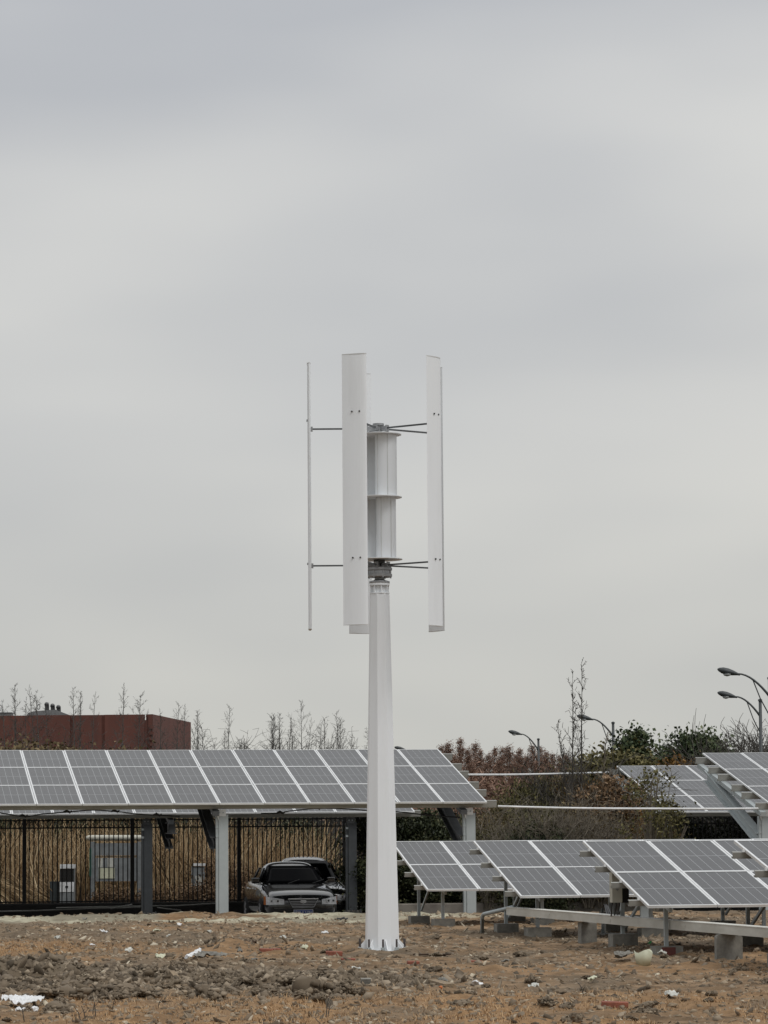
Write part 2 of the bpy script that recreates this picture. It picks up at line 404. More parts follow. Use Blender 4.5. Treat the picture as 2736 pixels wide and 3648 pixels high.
def soil_masks(x, y):
    """what the earth itself is made of: straw-covered orange earth, pale sand, dug-out grey clay"""
    v = (x - O.x) * V.x + (y - O.y) * V.y; u = (x - O.x) * U.x + (y - O.y) * U.y
    n1 = fbm(x * .9 + 3, y * .45, 4)
    orange = smooth((33.6 - y + (n1 - .5) * 5) / 1.6) * smooth((fbm(x * 1.1 + 31, y * .5 + 2, 4) - .40) / .14)
    orange = np.maximum(orange, np.exp(-(((x + 6.0) / 1.9) ** 2 + ((y - 50.5) / 3.8) ** 2) ** 2) * .95)
    orange = np.maximum(orange, .55 * smooth((fbm(x * .35 + 50, y * .22, 3) - .52) / .1))
    sand = smooth((v + 6.0 - 1.6 * np.sin(u * .55 + 2.3) + (n1 - .5) * 4) / 2.0) * smooth((fbm(x * .28 + 11, y * .2 + 4, 3) - .31) / .08) * smooth((10.2 - u) / 2.0)
    grey = np.exp(-((y - 38.0) / 2.6) ** 2) * smooth((1.6 - x + (n1 - .5) * 3) / 2.0) * .95
    grey = np.maximum(grey, .6 * smooth((fbm(x * .5 + 80, y * .3 + 7, 3) - .55) / .08))
    return np.stack([orange, sand, grey, np.ones_like(x)], 1)
xs = np.concatenate([np.arange(-16, -9, .25), np.arange(-9, 9.5, .075), np.arange(9.5, 22, .25)])
ys = np.concatenate([np.arange(18, 28, .3), np.arange(28, 45, .07), np.arange(45, 78, .10)])
gx_, gy_ = np.meshgrid(xs, ys); gxf, gyf = gx_.ravel(), gy_.ravel()
gv = np.stack([gxf, gyf, height(gxf, gyf)], 1)
nx_, ny_ = len(xs), len(ys)
ii = (np.arange(ny_ - 1)[:, None] * nx_ + np.arange(nx_ - 1)[None, :]).ravel()
gf = np.stack([ii, ii + 1, ii + 1 + nx_, ii + nx_], 1)
me = np_mesh('dirt_ground', gv, gf, dirt_material(), smooth=True)
ca = me.attributes.new('soil', 'FLOAT_COLOR', 'POINT'); ca.data.foreach_set('color', soil_masks(gxf, gyf).astype(np.float32).ravel())
structure(obj('dirt_ground', me))

b = MB(); b.add([(-3000, -300, -.55), (3000, -300, -.55), (3000, 5000, -.55), (-3000, 5000, -.55)], [(0, 1, 2, 3)])
structure(b.build('ground', M['far_ground']))
b = MB(); b.add([site(-14, .3, PARK_Z), site(34, .3, PARK_Z), site(34, 15.2, PARK_Z), site(-14, 15.2, PARK_Z)], [(0, 1, 2, 3)])
structure(b.build('parking_lot', M['bounce_paving']))
b = MB()
for (u0, u1) in ((-14, 34),):
    b.prism([(0, 0), (.22, 0), (.22, .36), (.19, .40), (.03, .40), (0, .36)], site(u0, 15.2, PARK_Z), V, (0, 0, 1), U * (u1 - u0))
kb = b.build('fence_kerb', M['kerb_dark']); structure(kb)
b = MB(); b.prism([(0, 0), (.16, 0), (.16, .38), (.13, .41), (.03, .41), (0, .38)], site(9.2, 8.6, PARK_Z), V, (0, 0, 1), U * 7.4)
structure(b.build('planting_kerb', M['kerb']))
b = MB(); b.add([site(9.2, 8.76, -.08), site(16.6, 8.76, -.08), site(16.6, 15.2, -.08), site(9.2, 15.2, -.08)], [(0, 1, 2, 3)])
structure(b.build('planting_bed', M['soil']))

# ================================================================== wind turbine
TX, TY, TD = -0.075, 48.0, 48.0
def ZT(py): return at(1350, py, TD).z
tz = hz(TX, TY)
tur = thing('wind_turbine', 'white vertical-axis wind turbine with five upright blades on a tapered pole', 'wind turbine', (TX, TY, 0), 0)
z_top = ZT(2116)
b = MB(); rot = R(22.5 + 9)
b.lathe([(.262, -.25), (.258, .12), (.150, z_top - .02), (.146, z_top)], 8, rot=rot)
tower = b.build('tower', M['white'], tur)
b = MB(); b.lathe([(.40, 0), (.40, .03)], 24, c=(0, 0, tz - .015)); b.build('base_plate', M['white'], tower)
for k in range(8):
    a = k * math.pi / 4 + R(12)
    d = Vector((math.cos(a), math.sin(a), 0)); t_ = Vector((-d.y, d.x, 0))
    b = MB(); b.prism([(.235, .02), (.385, .02), (.385, .045), (.248, .19)], Vector((0, 0, tz)) - t_ * .006, d, (0, 0, 1), t_ * .012)
    b.build('gusset', M['white'], tower)
for k in range(10):
    a = 2 * math.pi * k / 10 + R(-90 + 2)
    d = Vector((math.cos(a), math.sin(a), 0)) * .345
    b = MB(); b.tube([d + Vector((0, 0, tz - .03)), d + Vector((0, 0, tz + .195))], .0145, 8); bo = b.build('anchor_bolt', M['bolt'], tower)
    b = MB(); b.lathe([(.033, 0), (.033, .055), (.028, .06)], 6, c=(d.x, d.y, tz + .016)); b.build('nut', M['galv'], bo)
# ribbed neck between tower and generator
zf = ZT(2078)
b = MB(); b.lathe([(.105, z_top - .01), (.105, zf - .02)], 16); nk = b.build('neck', M['white'], tur)
b = MB(); b.lathe([(.150, zf - .035), (.150, zf)], 20); b.build('flange', M['white'], nk)
b = MB(); b.lathe([(.15, z_top), (.15, z_top + .015)], 16); b.build('flange', M['white'], nk)
for k in range(8):
    a = k * math.pi / 4 + R(10); d = Vector((math.cos(a), math.sin(a), 0)); t_ = Vector((-d.y, d.x, 0))
    b = MB(); b.prism([(.10, z_top), (.14, z_top), (.143, zf - .03), (.10, zf - .03)], -t_ * .006, d, (0, 0, 1), t_ * .012); b.build('rib', M['white'], nk)
zg0, zg1 = ZT(2057), ZT(2021)
b = MB(); b.lathe([(.152, zf + .001), (.152, zf + .028), (.09, zf + .045), (.072, zf + .06), (.07, zg0 - .02), (.085, zg0)], 20); b.build('shaft_housing', M['steel'], tur, True)
b = MB(); H = zg1 - zg0
b.lathe([(.10, zg0 - .002), (.178, zg0), (.188, zg0 + .01), (.190, zg0 + .045), (.176, zg0 + .055), (.174, zg1 - .055), (.190, zg1 - .045), (.190, zg1 - .012), (.17, zg1), (.06, zg1 + .004)], 32)
gen = b.build('generator', M['steel'], tur)
for k in range(8):
    a = k * math.pi / 4 + .3
    b = MB(); b.tube([(math.cos(a) * .176, math.sin(a) * .176, zg0 - .012), (math.cos(a) * .176, math.sin(a) * .176, zg1 + .012)], .011, 6); b.build('bolt', M['steel'], gen)
# rotor: drag drum of two stages
zd = [ZT(1993), ZT(1772), ZT(1549)]
b = MB(); b.lathe([(.045, zg1), (.045, ZT(1520))], 12); b.build('shaft', M['steel_dark'], tur)
b = MB(); b.lathe([(.05, zg1 + .03), (.085, zg1 + .05), (.085, zd[0] - .01)], 14); b.build('lower_hub', M['steel_dark'], tur)
for z in zd:
    b = MB(); b.lathe([(.345, z - .005), (.345, z + .005)], 48); b.build('drum_disc', M['white'], tur)
for st in range(2):
    z0, z1 = zd[st] + .010, zd[st + 1] - .010
    A = R(-14) if st == 1 else R(8)
    for side in (0, 1):
        A2 = A + side * math.pi
        rb, cx_ = (.165, .115) if st == 1 else (.150, .105)
        b = MB(); n_ = 30; th = .006
        for i in range(n_ + 1):
            a = math.pi + math.pi * i / n_          # bulges to local -y (towards the viewer for side 0)
            for rr_ in (rb, rb - th):
                x, y = cx_ + rr_ * math.cos(a), rr_ * math.sin(a)
                X, Y = x * math.cos(A2) - y * math.sin(A2), x * math.sin(A2) + y * math.cos(A2)
                b.v += [(X, Y, z0), (X, Y, z1)]
        for i in range(n_):
            p = i * 4; q = p + 4
            b.f += [(p, q, q + 1, p + 1), (p + 2, p + 3, q + 3, q + 2), (p + 1, q + 1, q + 3, p + 3), (p, p + 2, q + 2, q)]
        bu = b.build('drum_bucket', M['white'], tur)
        for fr in (.3, .62):
            a = math.pi + math.pi * fr; x, y = cx_ + (rb + .002) * math.cos(a), (rb + .002) * math.sin(a)
            X, Y = x * math.cos(A2) - y * math.sin(A2), x * math.sin(A2) + y * math.cos(A2)
            b = MB(); b.tube([(X, Y, z0), (X, Y, z1)], .006, 5); b.build('seam', M['white_cap'], bu)
# upper hub
za = ZT(1527); zl = ZT(2014)
b = MB(); b.lathe([(.06, zd[2] + .01), (.06, za + .04), (.085, za + .045), (.085, za + .075), (.03, za + .08)], 14); b.build('upper_hub', M['steel'], tur)
zb0, zb1 = at(1097, 2241, 48).z, at(1097, 1299, 48).z
RB = 1.035; CH = .375
prof = []
for i in range(13):                                    # aerofoil, nose at one end
    t = (1 - math.cos(math.pi * i / 12)) / 2
    th = 5 * .155 * (.2969 * math.sqrt(t) - .126 * t - .3516 * t**2 + .2843 * t**3 - .1036 * t**4)
    prof.append((t, th))
outl = [(t, h) for t, h in prof] + [(t, -h * .7) for t, h in reversed(prof[1:-1])]
for k in range(5):
    a = R(180 + 72 * k)
    d = Vector((math.cos(a), math.sin(a), 0)); t_ = Vector((-d.y, d.x, 0)) * -1
    c0 = d * RB
    pitch = R(2.5); tt = t_ * math.cos(pitch) + d * math.sin(pitch); dd = d * math.cos(pitch) - t_ * math.sin(pitch)
    b = MB()
    b.prism([((x - .42) * CH, y * CH) for x, y in outl], c0 + Vector((0, 0, zb0)), tt, dd, (0, 0, zb1 - zb0))
    bl = b.build('blade', M['white'], tur)
    for z0, z1 in ((zb0 - .012, zb0), (zb1, zb1 + .012)):
        b = MB(); b.prism([((x - .42) * CH * 1.012, y * CH * 1.12) for x, y in outl], c0 + Vector((0, 0, z0)), tt, dd, (0, 0, z1 - z0)); b.build('end_cap', M['white_cap'], bl)
    # rivets and arm bolts on the outer skin
    for zc, rr_ in ((za + .13, .0125), (zl + .03, .0125)):
        for sx_ in (-.055, .06):
            q = c0 + tt * sx_ + Vector((0, 0, zc))
            b = MB(); b.tube([q + dd * .018, q + dd * .040], rr_, 8); b.build('bolt', M['steel_dark'], bl)
    for zz in (za, zl):
        b = MB()
        b.beam(d * .06 + Vector((0, 0, zz)), d * (RB - .015) + Vector((0, 0, zz)), .030, .022)
        ar = b.build('arm', M['galv_dark'], tur)
        b = MB(); b.beam(d * .05 + Vector((0, 0, zz)), d * .17 + Vector((0, 0, zz)), .055, .06); b.build('clamp', M['steel'], ar)
        b = MB(); b.beam(d * .155 + Vector((0, 0, zz)), d * .172 + Vector((0, 0, zz)), .07, .085); b.build('flange', M['steel'], ar)
        b = MB(); b.beam(d * (RB - .05) + Vector((0, 0, zz - .0)), d * (RB - .015) + Vector((0, 0, zz + .0)), .05, .07); b.build('end_bracket', M['steel'], ar)

# ================================================================== solar panels
PW, PH, GX, GY = 1.0, 2.0, .012, .010
b = MB(); fwid, fth = .030, .038
b.box((0, 0, 0), (PW, fwid, fth)); b.box((0, PH - fwid, 0), (PW, PH, fth))
b.box((0, fwid, 0), (fwid, PH - fwid, fth)); b.box((PW - fwid, fwid, 0), (PW, PH - fwid, fth))
ME_FRAME = b.mesh('panel_frame', M['alu'])
b = MB(); b.box((fwid - .001, fwid - .001, .024), (PW - fwid + .001, PH - fwid + .001, .032)); ME_GLASS = b.mesh('panel_cells', M['cells'])
def panel(parent, u, v0, v, z0):
    """v measured up the slope from the lower edge"""
    jz = random.uniform(-.003, .003)
    o = obj('solar_panel', ME_FRAME, parent, (u, v0 + v * math.cos(TILT), z0 + v * math.sin(TILT) + jz), (TILT + random.uniform(-.002, .002), random.uniform(-.0015, .0015), 0))
    obj('cell_sheet', ME_GLASS, o)
def c_section(mb, ln, h, w_, t=.005, lip=.02):
    mb.box((0, 0, 0), (ln, t, h)); mb.box((0, t, h - t), (ln, w_, h)); mb.box((0, t, 0), (ln, w_, t))
    mb.box((0, w_ - t, t), (ln, w_, t + lip)); mb.box((0, w_ - t, h - t - lip), (ln, w_, h - t))

def carport(label, u0, v0, z0, cols, posts, post_mat, strut_off, base=False, end_left=.28, end_right=.28, group='solar carports', strut_mat=None):
    t = thing('solar_carport', label, 'carport', site(u0, v0, 0), YAW, group)
    c0, c1 = cols
    for c in range(c0, c1):
        for r_ in range(3):
            panel(t, c * (PW + GX), 0, r_ * (PH + GY), z0)
    x0, x1 = c0 * (PW + GX) - end_left, c1 * (PW + GX) - GX + end_right
    for s in (.28, 1.45, 2.32, 3.55, 4.42, 5.62):
        b = MB(); c_section(b, x1 - x0, .155, .065)
        h = .158
        o = b.build('purlin', M['purlin'], t)
        o.location = (x0, s * math.cos(TILT) + h * math.sin(TILT), z0 + s * math.sin(TILT) - h * math.cos(TILT)); o.rotation_euler = (TILT, 0, 0)
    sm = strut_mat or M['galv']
    for pu in posts:
        # inclined main beam: from the front post up to the rear purlins
        zt = lambda s: z0 + s * math.sin(TILT) - .165
        b = MB(); xo = pu + strut_off
        p_lo = Vector((xo, .46, 1.62)); p_hi = Vector((xo, 4.9, zt(4.95) - .14))
        b.beam(p_lo + Vector((0, .05, -.1)), p_hi, .008, .26)
        nrm = Vector((0, -(p_hi - p_lo).z, (p_hi - p_lo).y)).normalized()
        b.beam(p_lo + nrm * .13, p_hi + nrm * .13, .20, .014); b.beam(p_lo - nrm * .13, p_hi - nrm * .13, .20, .014)
        ra = b.build('main_beam', sm, t)
        b = MB(); b.beam((xo, .10, zt(.1) - .055), (xo, 5.75 * math.cos(TILT), zt(5.75) - .055), .14, .105, (0, 0, 1)); b.build('rafter', sm, t)
        zb_ = PARK_Z if base else min(hz(*(site(u0 + pu, v0 + .35).xy)), -.02) - .12
        b = MB(); b.box((pu - .105, .30, zb_), (pu + .105, .50, zt(.40) - .14)); po = b.build('post', post_mat, t)
        b = MB(); b.box((pu - .165, .33, zb_ + .0), (pu - .107, .475, zt(.4) - .16)); b.build('side_channel', post_mat, po)
        b = MB(); b.box((pu - .15, .285, zt(.2) - .13), (pu + .05, .299, zt(.2) + .02)); br = b.build('bracket', M['alu'] if not base else M['galv_dark'], po)
        for sx_ in (-.09, -.01):
            b = MB(); b.tube([(pu + sx_, .286, zt(.2) - .05), (pu + sx_, .265, zt(.2) - .05)], .017, 6); b.build('bolt', M['galv'], br)
        b = MB(); b.prism([(-.15, 0), (.05, 0), (.105, -.12), (-.095, -.12)], (pu, .302, zt(.2) - .128), (1, 0, 0), (0, 0, 1), (0, .012, 0)); b.build('cap_plate', M['alu'] if not base else M['galv_dark'], po)
        for zz in (1.75, 1.95):
            b = MB(); b.box((pu - .17, .318, zz), (pu - .106, .329, zz + .05)); b.build('splice', M['galv'], po)
        if base:
            for k, (xa, xb_) in enumerate(((-.24, -.09), (-.06, .10), (.13, .28))):
                pass
            b = MB(); b.lathe([(.30, 0), (.30, .22), (.28, .25)], 4, c=(pu, .40, PARK_Z - .002), rot=R(45)); b.build('base_block', M['concrete_dark'], po)
            for xa in (-.17, -.06, .06, .17):
                b = MB(); b.box((pu + xa - .012, .16, PARK_Z + .01), (pu + xa + .012, .187, PARK_Z + .28)); b.build('base_rib', M['post_dark'], po)
            b = MB(); b.box((pu + .45, .28, 1.86), (pu + .72, .56, 1.885)); b.box((pu + .50, .32, 1.89), (pu + .68, .52, 2.12)); b.box((pu + .45, .28, 2.125), (pu + .74, .56, 2.15)); b.build('beam_bracket', M['galv_dark'], t)
    return t
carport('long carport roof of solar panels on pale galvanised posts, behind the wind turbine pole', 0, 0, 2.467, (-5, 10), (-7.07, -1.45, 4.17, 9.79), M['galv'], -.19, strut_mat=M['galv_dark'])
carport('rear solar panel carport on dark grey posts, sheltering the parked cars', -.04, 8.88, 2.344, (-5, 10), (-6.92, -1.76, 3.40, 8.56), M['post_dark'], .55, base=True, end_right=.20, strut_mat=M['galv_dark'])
carport('solar panel carport whose bare galvanised beams and purlin ends face the bushes', 17.13, 1.384, 2.393, (0, 7), (-.02, 5.6), M['galv'], -.12)
carport('solar panel carport half hidden by a leafy sapling, in front of the black fence', 17.37, 11.38, 2.32, (0, 7), (.0, 5.6), M['galv'], -.12)

# ground tables of panels
def table(label, org, zl_, cols, inv=False, frames=(.42, 2.35, 4.3)):
    t = thing('solar_panel_table', label, 'solar panels', (org[0], org[1], 0), YAW, 'ground-mounted solar tables')
    for c in range(cols):
        for r_ in range(2):
            panel(t, c * (PW + GX), 0, r_ * (PH + GY), zl_)
    x0, x1 = -.16, cols * (PW + GX) + .15
    for s in (.45, 1.50, 2.48, 3.48):
        b = MB(); c_section(b, x1 - x0, .082, .055, .005, .012); h = .084
        o = b.build('purlin', M['purlin'], t)
        o.location = (x0, s * math.cos(TILT) + h * math.sin(TILT), zl_ + s * math.sin(TILT) - h * math.cos(TILT)); o.rotation_euler = (TILT, 0, 0)
        b = MB(); b.box((-.035, s * math.cos(TILT) - .02, zl_ + s * math.sin(TILT) - .0), (-.004, s * math.cos(TILT) + .03, zl_ + s * math.sin(TILT) + .045)); b.build('end_clamp', M['alu'], t)
    for fx in frames:
        zu = lambda s: zl_ + s * math.sin(TILT) - .09
        b = MB(); b.beam((fx, .35 * math.cos(TILT), zu(.35) - .03), (fx, 3.7 * math.cos(TILT), zu(3.7) - .03), .045, .06); b.build('rafter', M['galv'], t)
        W_ = org[0] + 0.0
        for (vy, nm) in ((.62, 'front'), (3.15, 'rear')):
            wp = Vector((org[0], org[1], 0)) + U * fx + V * vy
            gz = hz(wp.x, wp.y)
            b = MB(); s_ = vy / math.cos(TILT)
            b.box((fx - .028, vy - .02, gz + .02), (fx + .028, vy + .035, zu(s_) - .055)); lg = b.build('leg', M['galv'], t)
            b = MB(); bb = .19 if nm == 'rear' else .20
            b.box((fx - bb, vy - bb * .8, gz - .15), (fx + bb, vy + bb * .8, gz + .14 + (.03 if nm == 'rear' else 0)))
            fo = b.build('footing', M['concrete'], t)
            if nm == 'front' and fx < 1 and inv or nm == 'rear' and fx < 1:
                b = MB(); b.box((fx - bb * .55, vy - bb * .8 - .006, gz - .02), (fx + bb * .45, vy - bb * .8 - .002, gz + .13)); b.build('paint_patch', M['red_paint'] if nm == 'front' else M['concrete'], fo)
        wp = Vector((org[0], org[1], 0)) + U * fx + V * 3.15; gz = hz(wp.x, wp.y)
        b = MB(); b.beam((fx + .04, 3.10, gz + .28), (fx + .04, 1.75, zu(1.8) - .06), .035, .045); b.build('brace', M['galv'], t)
    if inv: pass
    return t
DV = Vector((-1.44, 7.92))
table('solar panel table standing in front of the one that carries the beige inverter', (3.63 - DV.x, 45.256 - DV.y), EYE - .935, 4)
table('solar panel table with the beige inverter hanging at its left end', (3.63, 45.256), EYE - .934, 6, inv=True)
table('solar panel table between the inverter table and the one beside the turbine pole', (2.184, 53.18), EYE - .919, 6)
table('solar panel table right behind the white turbine pole, in front of the carport post', (.753, 61.061), EYE - .915, 6)

# ================================================================== site equipment
def table_pt(org, u, v, z=0): return Vector((org[0], org[1], z)) + U * u + V * v
T1 = (3.63, 45.256)
# inverter on the rear leg of the front frame
q = table_pt(T1, .40, 2.62, .0)
iv = thing('inverter', 'beige inverter box with black heat sink hanging under the solar panel edge', 'inverter', (q.x - .20, q.y, at(2205, 3215, q.y).z), YAW)
b = MB(); b.box((-.075, -.07, 0), (.075, .10, .46)); hb = b.build('housing', M['beige_box'], iv)
b = MB(); b.box((.077, -.02, -.005), (.19, .12, .22)); b.build('heat_sink', M['black_plastic'], iv)
for k in range(5):
    b = MB(); b.box((.083 + k * .022, -.032, 0), (.090 + k * .022, -.021, .215)); b.build('fin', M['black_plastic'], iv)
b = MB(); b.prism([(-.022, .03), (.022, .03), (.022, -.005), (0, -.035), (-.022, -.005)], (0, -.0725, .20), (1, 0, 0), (0, 0, 1), (0, .002, 0)); b.build('emblem', M['steel'], iv)
for sx_ in (-.06, 0, .05):
    b = MB(); b.tube([(sx_, .01, -.03), (sx_, .01, .005)], .014, 8); b.build('gland', M['black_plastic'], iv)
g = ground(2148, 3335)
b = MB(); hp = .47; g.z = hz(g.x, g.y)
b.tube([g + Vector((0, 0, -.05)), g + Vector((0, 0, hp))], .026, 10)
tag(b.build('conduit_riser', M['galv'], None, True), 'upright galvanised conduit pipe that black cables drop into, below the inverter', 'pipe')
b = MB()
for i in range(9):
    a = 2 * math.pi * i / 9; r_ = .36 + .07 * math.sin(3 * a + 1) + .04 * math.cos(5 * a)
    b.v.append((g.x + .22 + r_ * math.cos(a) * 1.1, g.y - .02 + r_ * math.sin(a), hz(g.x + .22 + r_ * math.cos(a), g.y + r_ * math.sin(a)) + .022))
    b.v.append((g.x + .22 + r_ * math.cos(a) * 1.15, g.y - .02 + r_ * math.sin(a) * 1.05, -.1))
b.f = [tuple(2 * i for i in range(9))] + [(2*i, 2*i+1, (2*i+3) % 18, (2*i+2) % 18) for i in range(9)]
tag(b.build('mortar_pad', M['concrete']), 'flat pale mortar pad round the foot of the upright conduit pipe', 'mortar pad')
iz = iv.location.z
for k, (ox, sag) in enumerate(((-.06, .10), (0, .06), (.05, .02))):
    p0 = Vector((iv.location.x + ox, iv.location.y + .01, iz - .03)); p3 = g + Vector((0, 0, hp + .01))
    pts = []
    for i in range(13):
        t = i / 12; a = p0.lerp(p3, t); a.z += -.33 * math.sin(math.pi * min(1, t * 1.25)) * (1 - t) * (1 + sag * 4) + .10 * math.sin(math.pi * t) * t
        pts.append(a)
    b = MB(); b.tube(pts, .011, 6)
    tag(b.build('cable', M['cable'], None, True), 'black cable drooping from the beige inverter to the upright conduit pipe', 'cable', 'cables below the inverter')
# cable duct on concrete pillars
c1, c2 = on_plane(2095, 3366), on_plane(2597, 3418)
ddir = (c2 - c1); ddir.z = 0; ddir.normalize()
dz = .41
pA, pB = c1 - ddir * 4.1 + Vector((-.12, 0, dz + .03)), c2 + ddir * 5.5 + Vector((0, 0, dz - .02))
duct = thing('cable_duct', 'long cream rectangular cable duct raised on concrete pillars beneath the solar tables', 'cable duct', (pA.x, pA.y, pA.z))
pB = pB - pA
path = [Vector((0, 0, 0)), pB * .28 + Vector((.02, 0, 0)), pB * .42 + Vector((.01, 0, -.005)), pB * .7, pB]
for i in range(4):
    b = MB(); b.beam(path[i], path[i + 1], .20, .118); sg = b.build('duct_section', M['trunking'], duct)
    b = MB(); b.beam(path[i] + Vector((0, 0, .0655)), path[i + 1] + Vector((0, 0, .0655)), .214, .012); b.build('lid', M['trunking'], sg)
    sd_ = Vector((ddir.y, -ddir.x, 0)) * -1
    mid = path[i].lerp(path[i + 1], .55) - Vector((ddir.y, -ddir.x, 0)) * .103 * 1
    for sgn in (1,):
        b = MB(); b.beam(mid - ddir * .06, mid + ddir * .06, .008, .05); b.build('clip', M['trunking'], sg)
        b = MB(); mm = path[i].lerp(path[i + 1], .55) + Vector((ddir.y, -ddir.x, 0)) * .103; b.beam(mm - ddir * .06, mm + ddir * .06, .008, .05); b.build('clip', M['trunking'], sg)
def pillar(c, w_, h, rnd, lab):
    b = MB()
    if rnd: b.prism([(-w_, -.2), (w_, -.2), (w_, h - .05), (w_ - .015, h - .02), (w_ - .05, h), (-w_ + .05, h), (-w_ + .015, h - .02), (-w_, h - .05)], (c.x, c.y - .12, 0), (1, 0, 0), (0, 0, 1), (0, .3, 0))
    else: b.lathe([(w_ * 1.30, -.2), (w_ * 1.28, h - .015), (w_ * 1.22, h)], 4, c=(c.x, c.y, 0), rot=R(45) + YAW)
    tag(b.build('concrete_pillar', M['concrete']), lab, 'pillar', 'concrete pillars under the cable duct')
pillar(c1 + Vector((0, .12, 0)), .135, .345, False, 'square concrete pillar under the cable duct, between two solar tables')
pillar(c2, .175, .345, True, 'concrete pillar with rounded shoulders under the cable duct, beside the red-patched footing')
# bent pipe at the far end of the duct
g = ground(1718, 3330); e_ = at(1830, 3231, pA.y - .1); e0 = at(1736, 3254, g.y + .3)
pts = [g + Vector((0, 0, -.08)), Vector((g.x, g.y, g.z + .26))]
c_ = Vector((g.x, g.y, e0.z))
for k in range(1, 6):
    a = k / 6 * math.pi / 2; d_ = (e_ - c_); d_.z = 0; d_.normalize()
    pts.append(Vector((g.x, g.y, e0.z - .12)) + d_ * .12 * (1 - math.cos(a)) + Vector((0, 0, .12 * math.sin(a))))
pts.append(e_)
b = MB(); b.tube(pts, .034, 10)
tag(b.build('bent_pipe', M['galv'], None, True), 'shiny galvanised pipe bent down into the earth at the end of the cable duct', 'pipe')
# short galvanised stub post among the tables
g = on_plane(2302, 3318, -.12); b = MB(); b.box((g.x - .10, g.y, -.2), (g.x + .06, g.y + .18, 1.05)); b.box((g.x + .065, g.y + .02, -.2), (g.x + .105, g.y + .16, 1.03))
tag(b.build('stub_post', M['galv']), 'short wide galvanised box post behind the inverter table', 'post')

# conduits strung between the carports
def strung(p, q, sag, rad, label, mt='white_plastic'):
    b = MB(); pts = []
    for i in range(17):
        t = i / 16; a = Vector(p).lerp(Vector(q), t); a.z -= sag * 4 * t * (1 - t) * (1 + .15 * math.sin(7 * t)); pts.append(a)
    b.tube(pts, rad, 8); return tag(b.build('conduit', M[mt], None, True), label, 'conduit', 'conduits strung between the carports')
slope = lambda s: (s * math.cos(TILT), s * math.sin(TILT))
strung(site(10.38, .10, 2.40), site(17.13 - .27, 1.384 + .1, 2.33), .03, .023, 'white conduit from the lowest purlin of the long carport across the bushes')
vv, zz = slope(3.55)
strung(site(10.38, vv, 2.467 + zz - .08), site(17.1, 11.38 + slope(5.7)[0], 2.32 + slope(5.7)[1] - .08), .02, .024, 'white conduit from the middle purlin of the long carport to the brown-leaved bush')
# black cables below the front edge of the long carport
def hung(pxs, D, label):
    b = MB(); pts = [at(x, y, D) for x, y in pxs]; fine = []
    for i in range(len(pts) - 1):
        for k in range(4):
            t = k / 4; p0 = pts[max(i-1, 0)]; p1 = pts[i]; p2 = pts[i+1]; p3 = pts[min(i+2, len(pts)-1)]
            fine.append(.5 * ((2*p1) + (p2-p0)*t + (2*p0-5*p1+4*p2-p3)*t*t + (3*p1-p0-3*p2+p3)*t**3))
    fine.append(pts[-1]); b.tube(fine, .014, 5)
    o = thing('cable_bundle', label, 'cable', pts[0], 0, 'cable bundles under the long carport')
    c = b.build('cable', M['cable'], o, True); c.location = -pts[0]
    for x, y in pxs[1:-1:2]:
        b = MB(); c_ = at(x, y, D); b.tube([c_ + Vector((-.09, 0, .0)), c_ + Vector((-.02, 0, .03)), c_ + Vector((.06, 0, -.01)), c_ + Vector((.1, 0, .03))], [.02, .034, .03, .015], 6)
        k = b.build('tape_knot', M['cable'], o, True); k.location = -pts[0]
hung([(-60, 2885), (82, 2908), (150, 2900), (240, 2893), (330, 2886), (410, 2891), (490, 2900), (560, 2904), (640, 2909)], 72.9, 'black cable bundle looping under the roof edge by the charging stations')
hung([(930, 2898), (1000, 2896), (1030, 2890), (1130, 2880), (1230, 2882), (1320, 2888), (1430, 2893), (1520, 2904), (1640, 2912)], 73.9, 'black cable bundle looping under the roof edge above the parked cars')

# ================================================================== fence
FV = 15.32; fz = .0
fence = thing('metal_fence', 'black metal fence of upright bars with a lattice band along its top', 'fence', site(-12, FV, 0), YAW)
FL = 46.0; PS = 2.88; BS = PS / 23
z_b, z_m, z_t = .10, 2.06, 2.26
b = MB(); b.box((-.0135, -.012, .05), (.0135, .012, 2.44)); ME_BAR = b.mesh('bar', M['black_metal'])
b = MB(); b.box((-.05, -.05, -.02), (.05, .05, 2.52)); b.lathe([(.08, 2.521), (.08, 2.56), (.02, 2.62)], 4, rot=R(45)); ME_POST = b.mesh('post', M['black_metal'])
u_post0 = 1.13
nb = 0
lat = MB()
k = 0
while k * PS + u_post0 < FL:
    up_ = k * PS + u_post0
    obj('post', ME_POST, fence, (up_, 0, 0))
    for zz in (z_b, z_m, z_t):
        b = MB(); b.box((up_ + .051, -.016, zz - .018), (min(up_ + PS - .051, FL), .016, zz + .018)); b.build('rail', M['black_metal'], fence)
    for j in range(1, 23):
        uu = up_ + j * BS
        if uu < FL and nb < 300:
            obj('bar', ME_BAR, fence, (uu, -.0285, 0)); nb += 1
    for j in range(23):
        ua, ub = up_ + j * BS + .012, up_ + (j + 1) * BS - .012
        lat.beam((ua, -.02, z_m + .02), (ub, -.02, z_t - .02), .010, .010); lat.beam((ub, -.005, z_m + .02), (ua, -.005, z_t - .02), .010, .010)
    k += 1
stuff(lat.build('lattice', M['black_metal'], fence))
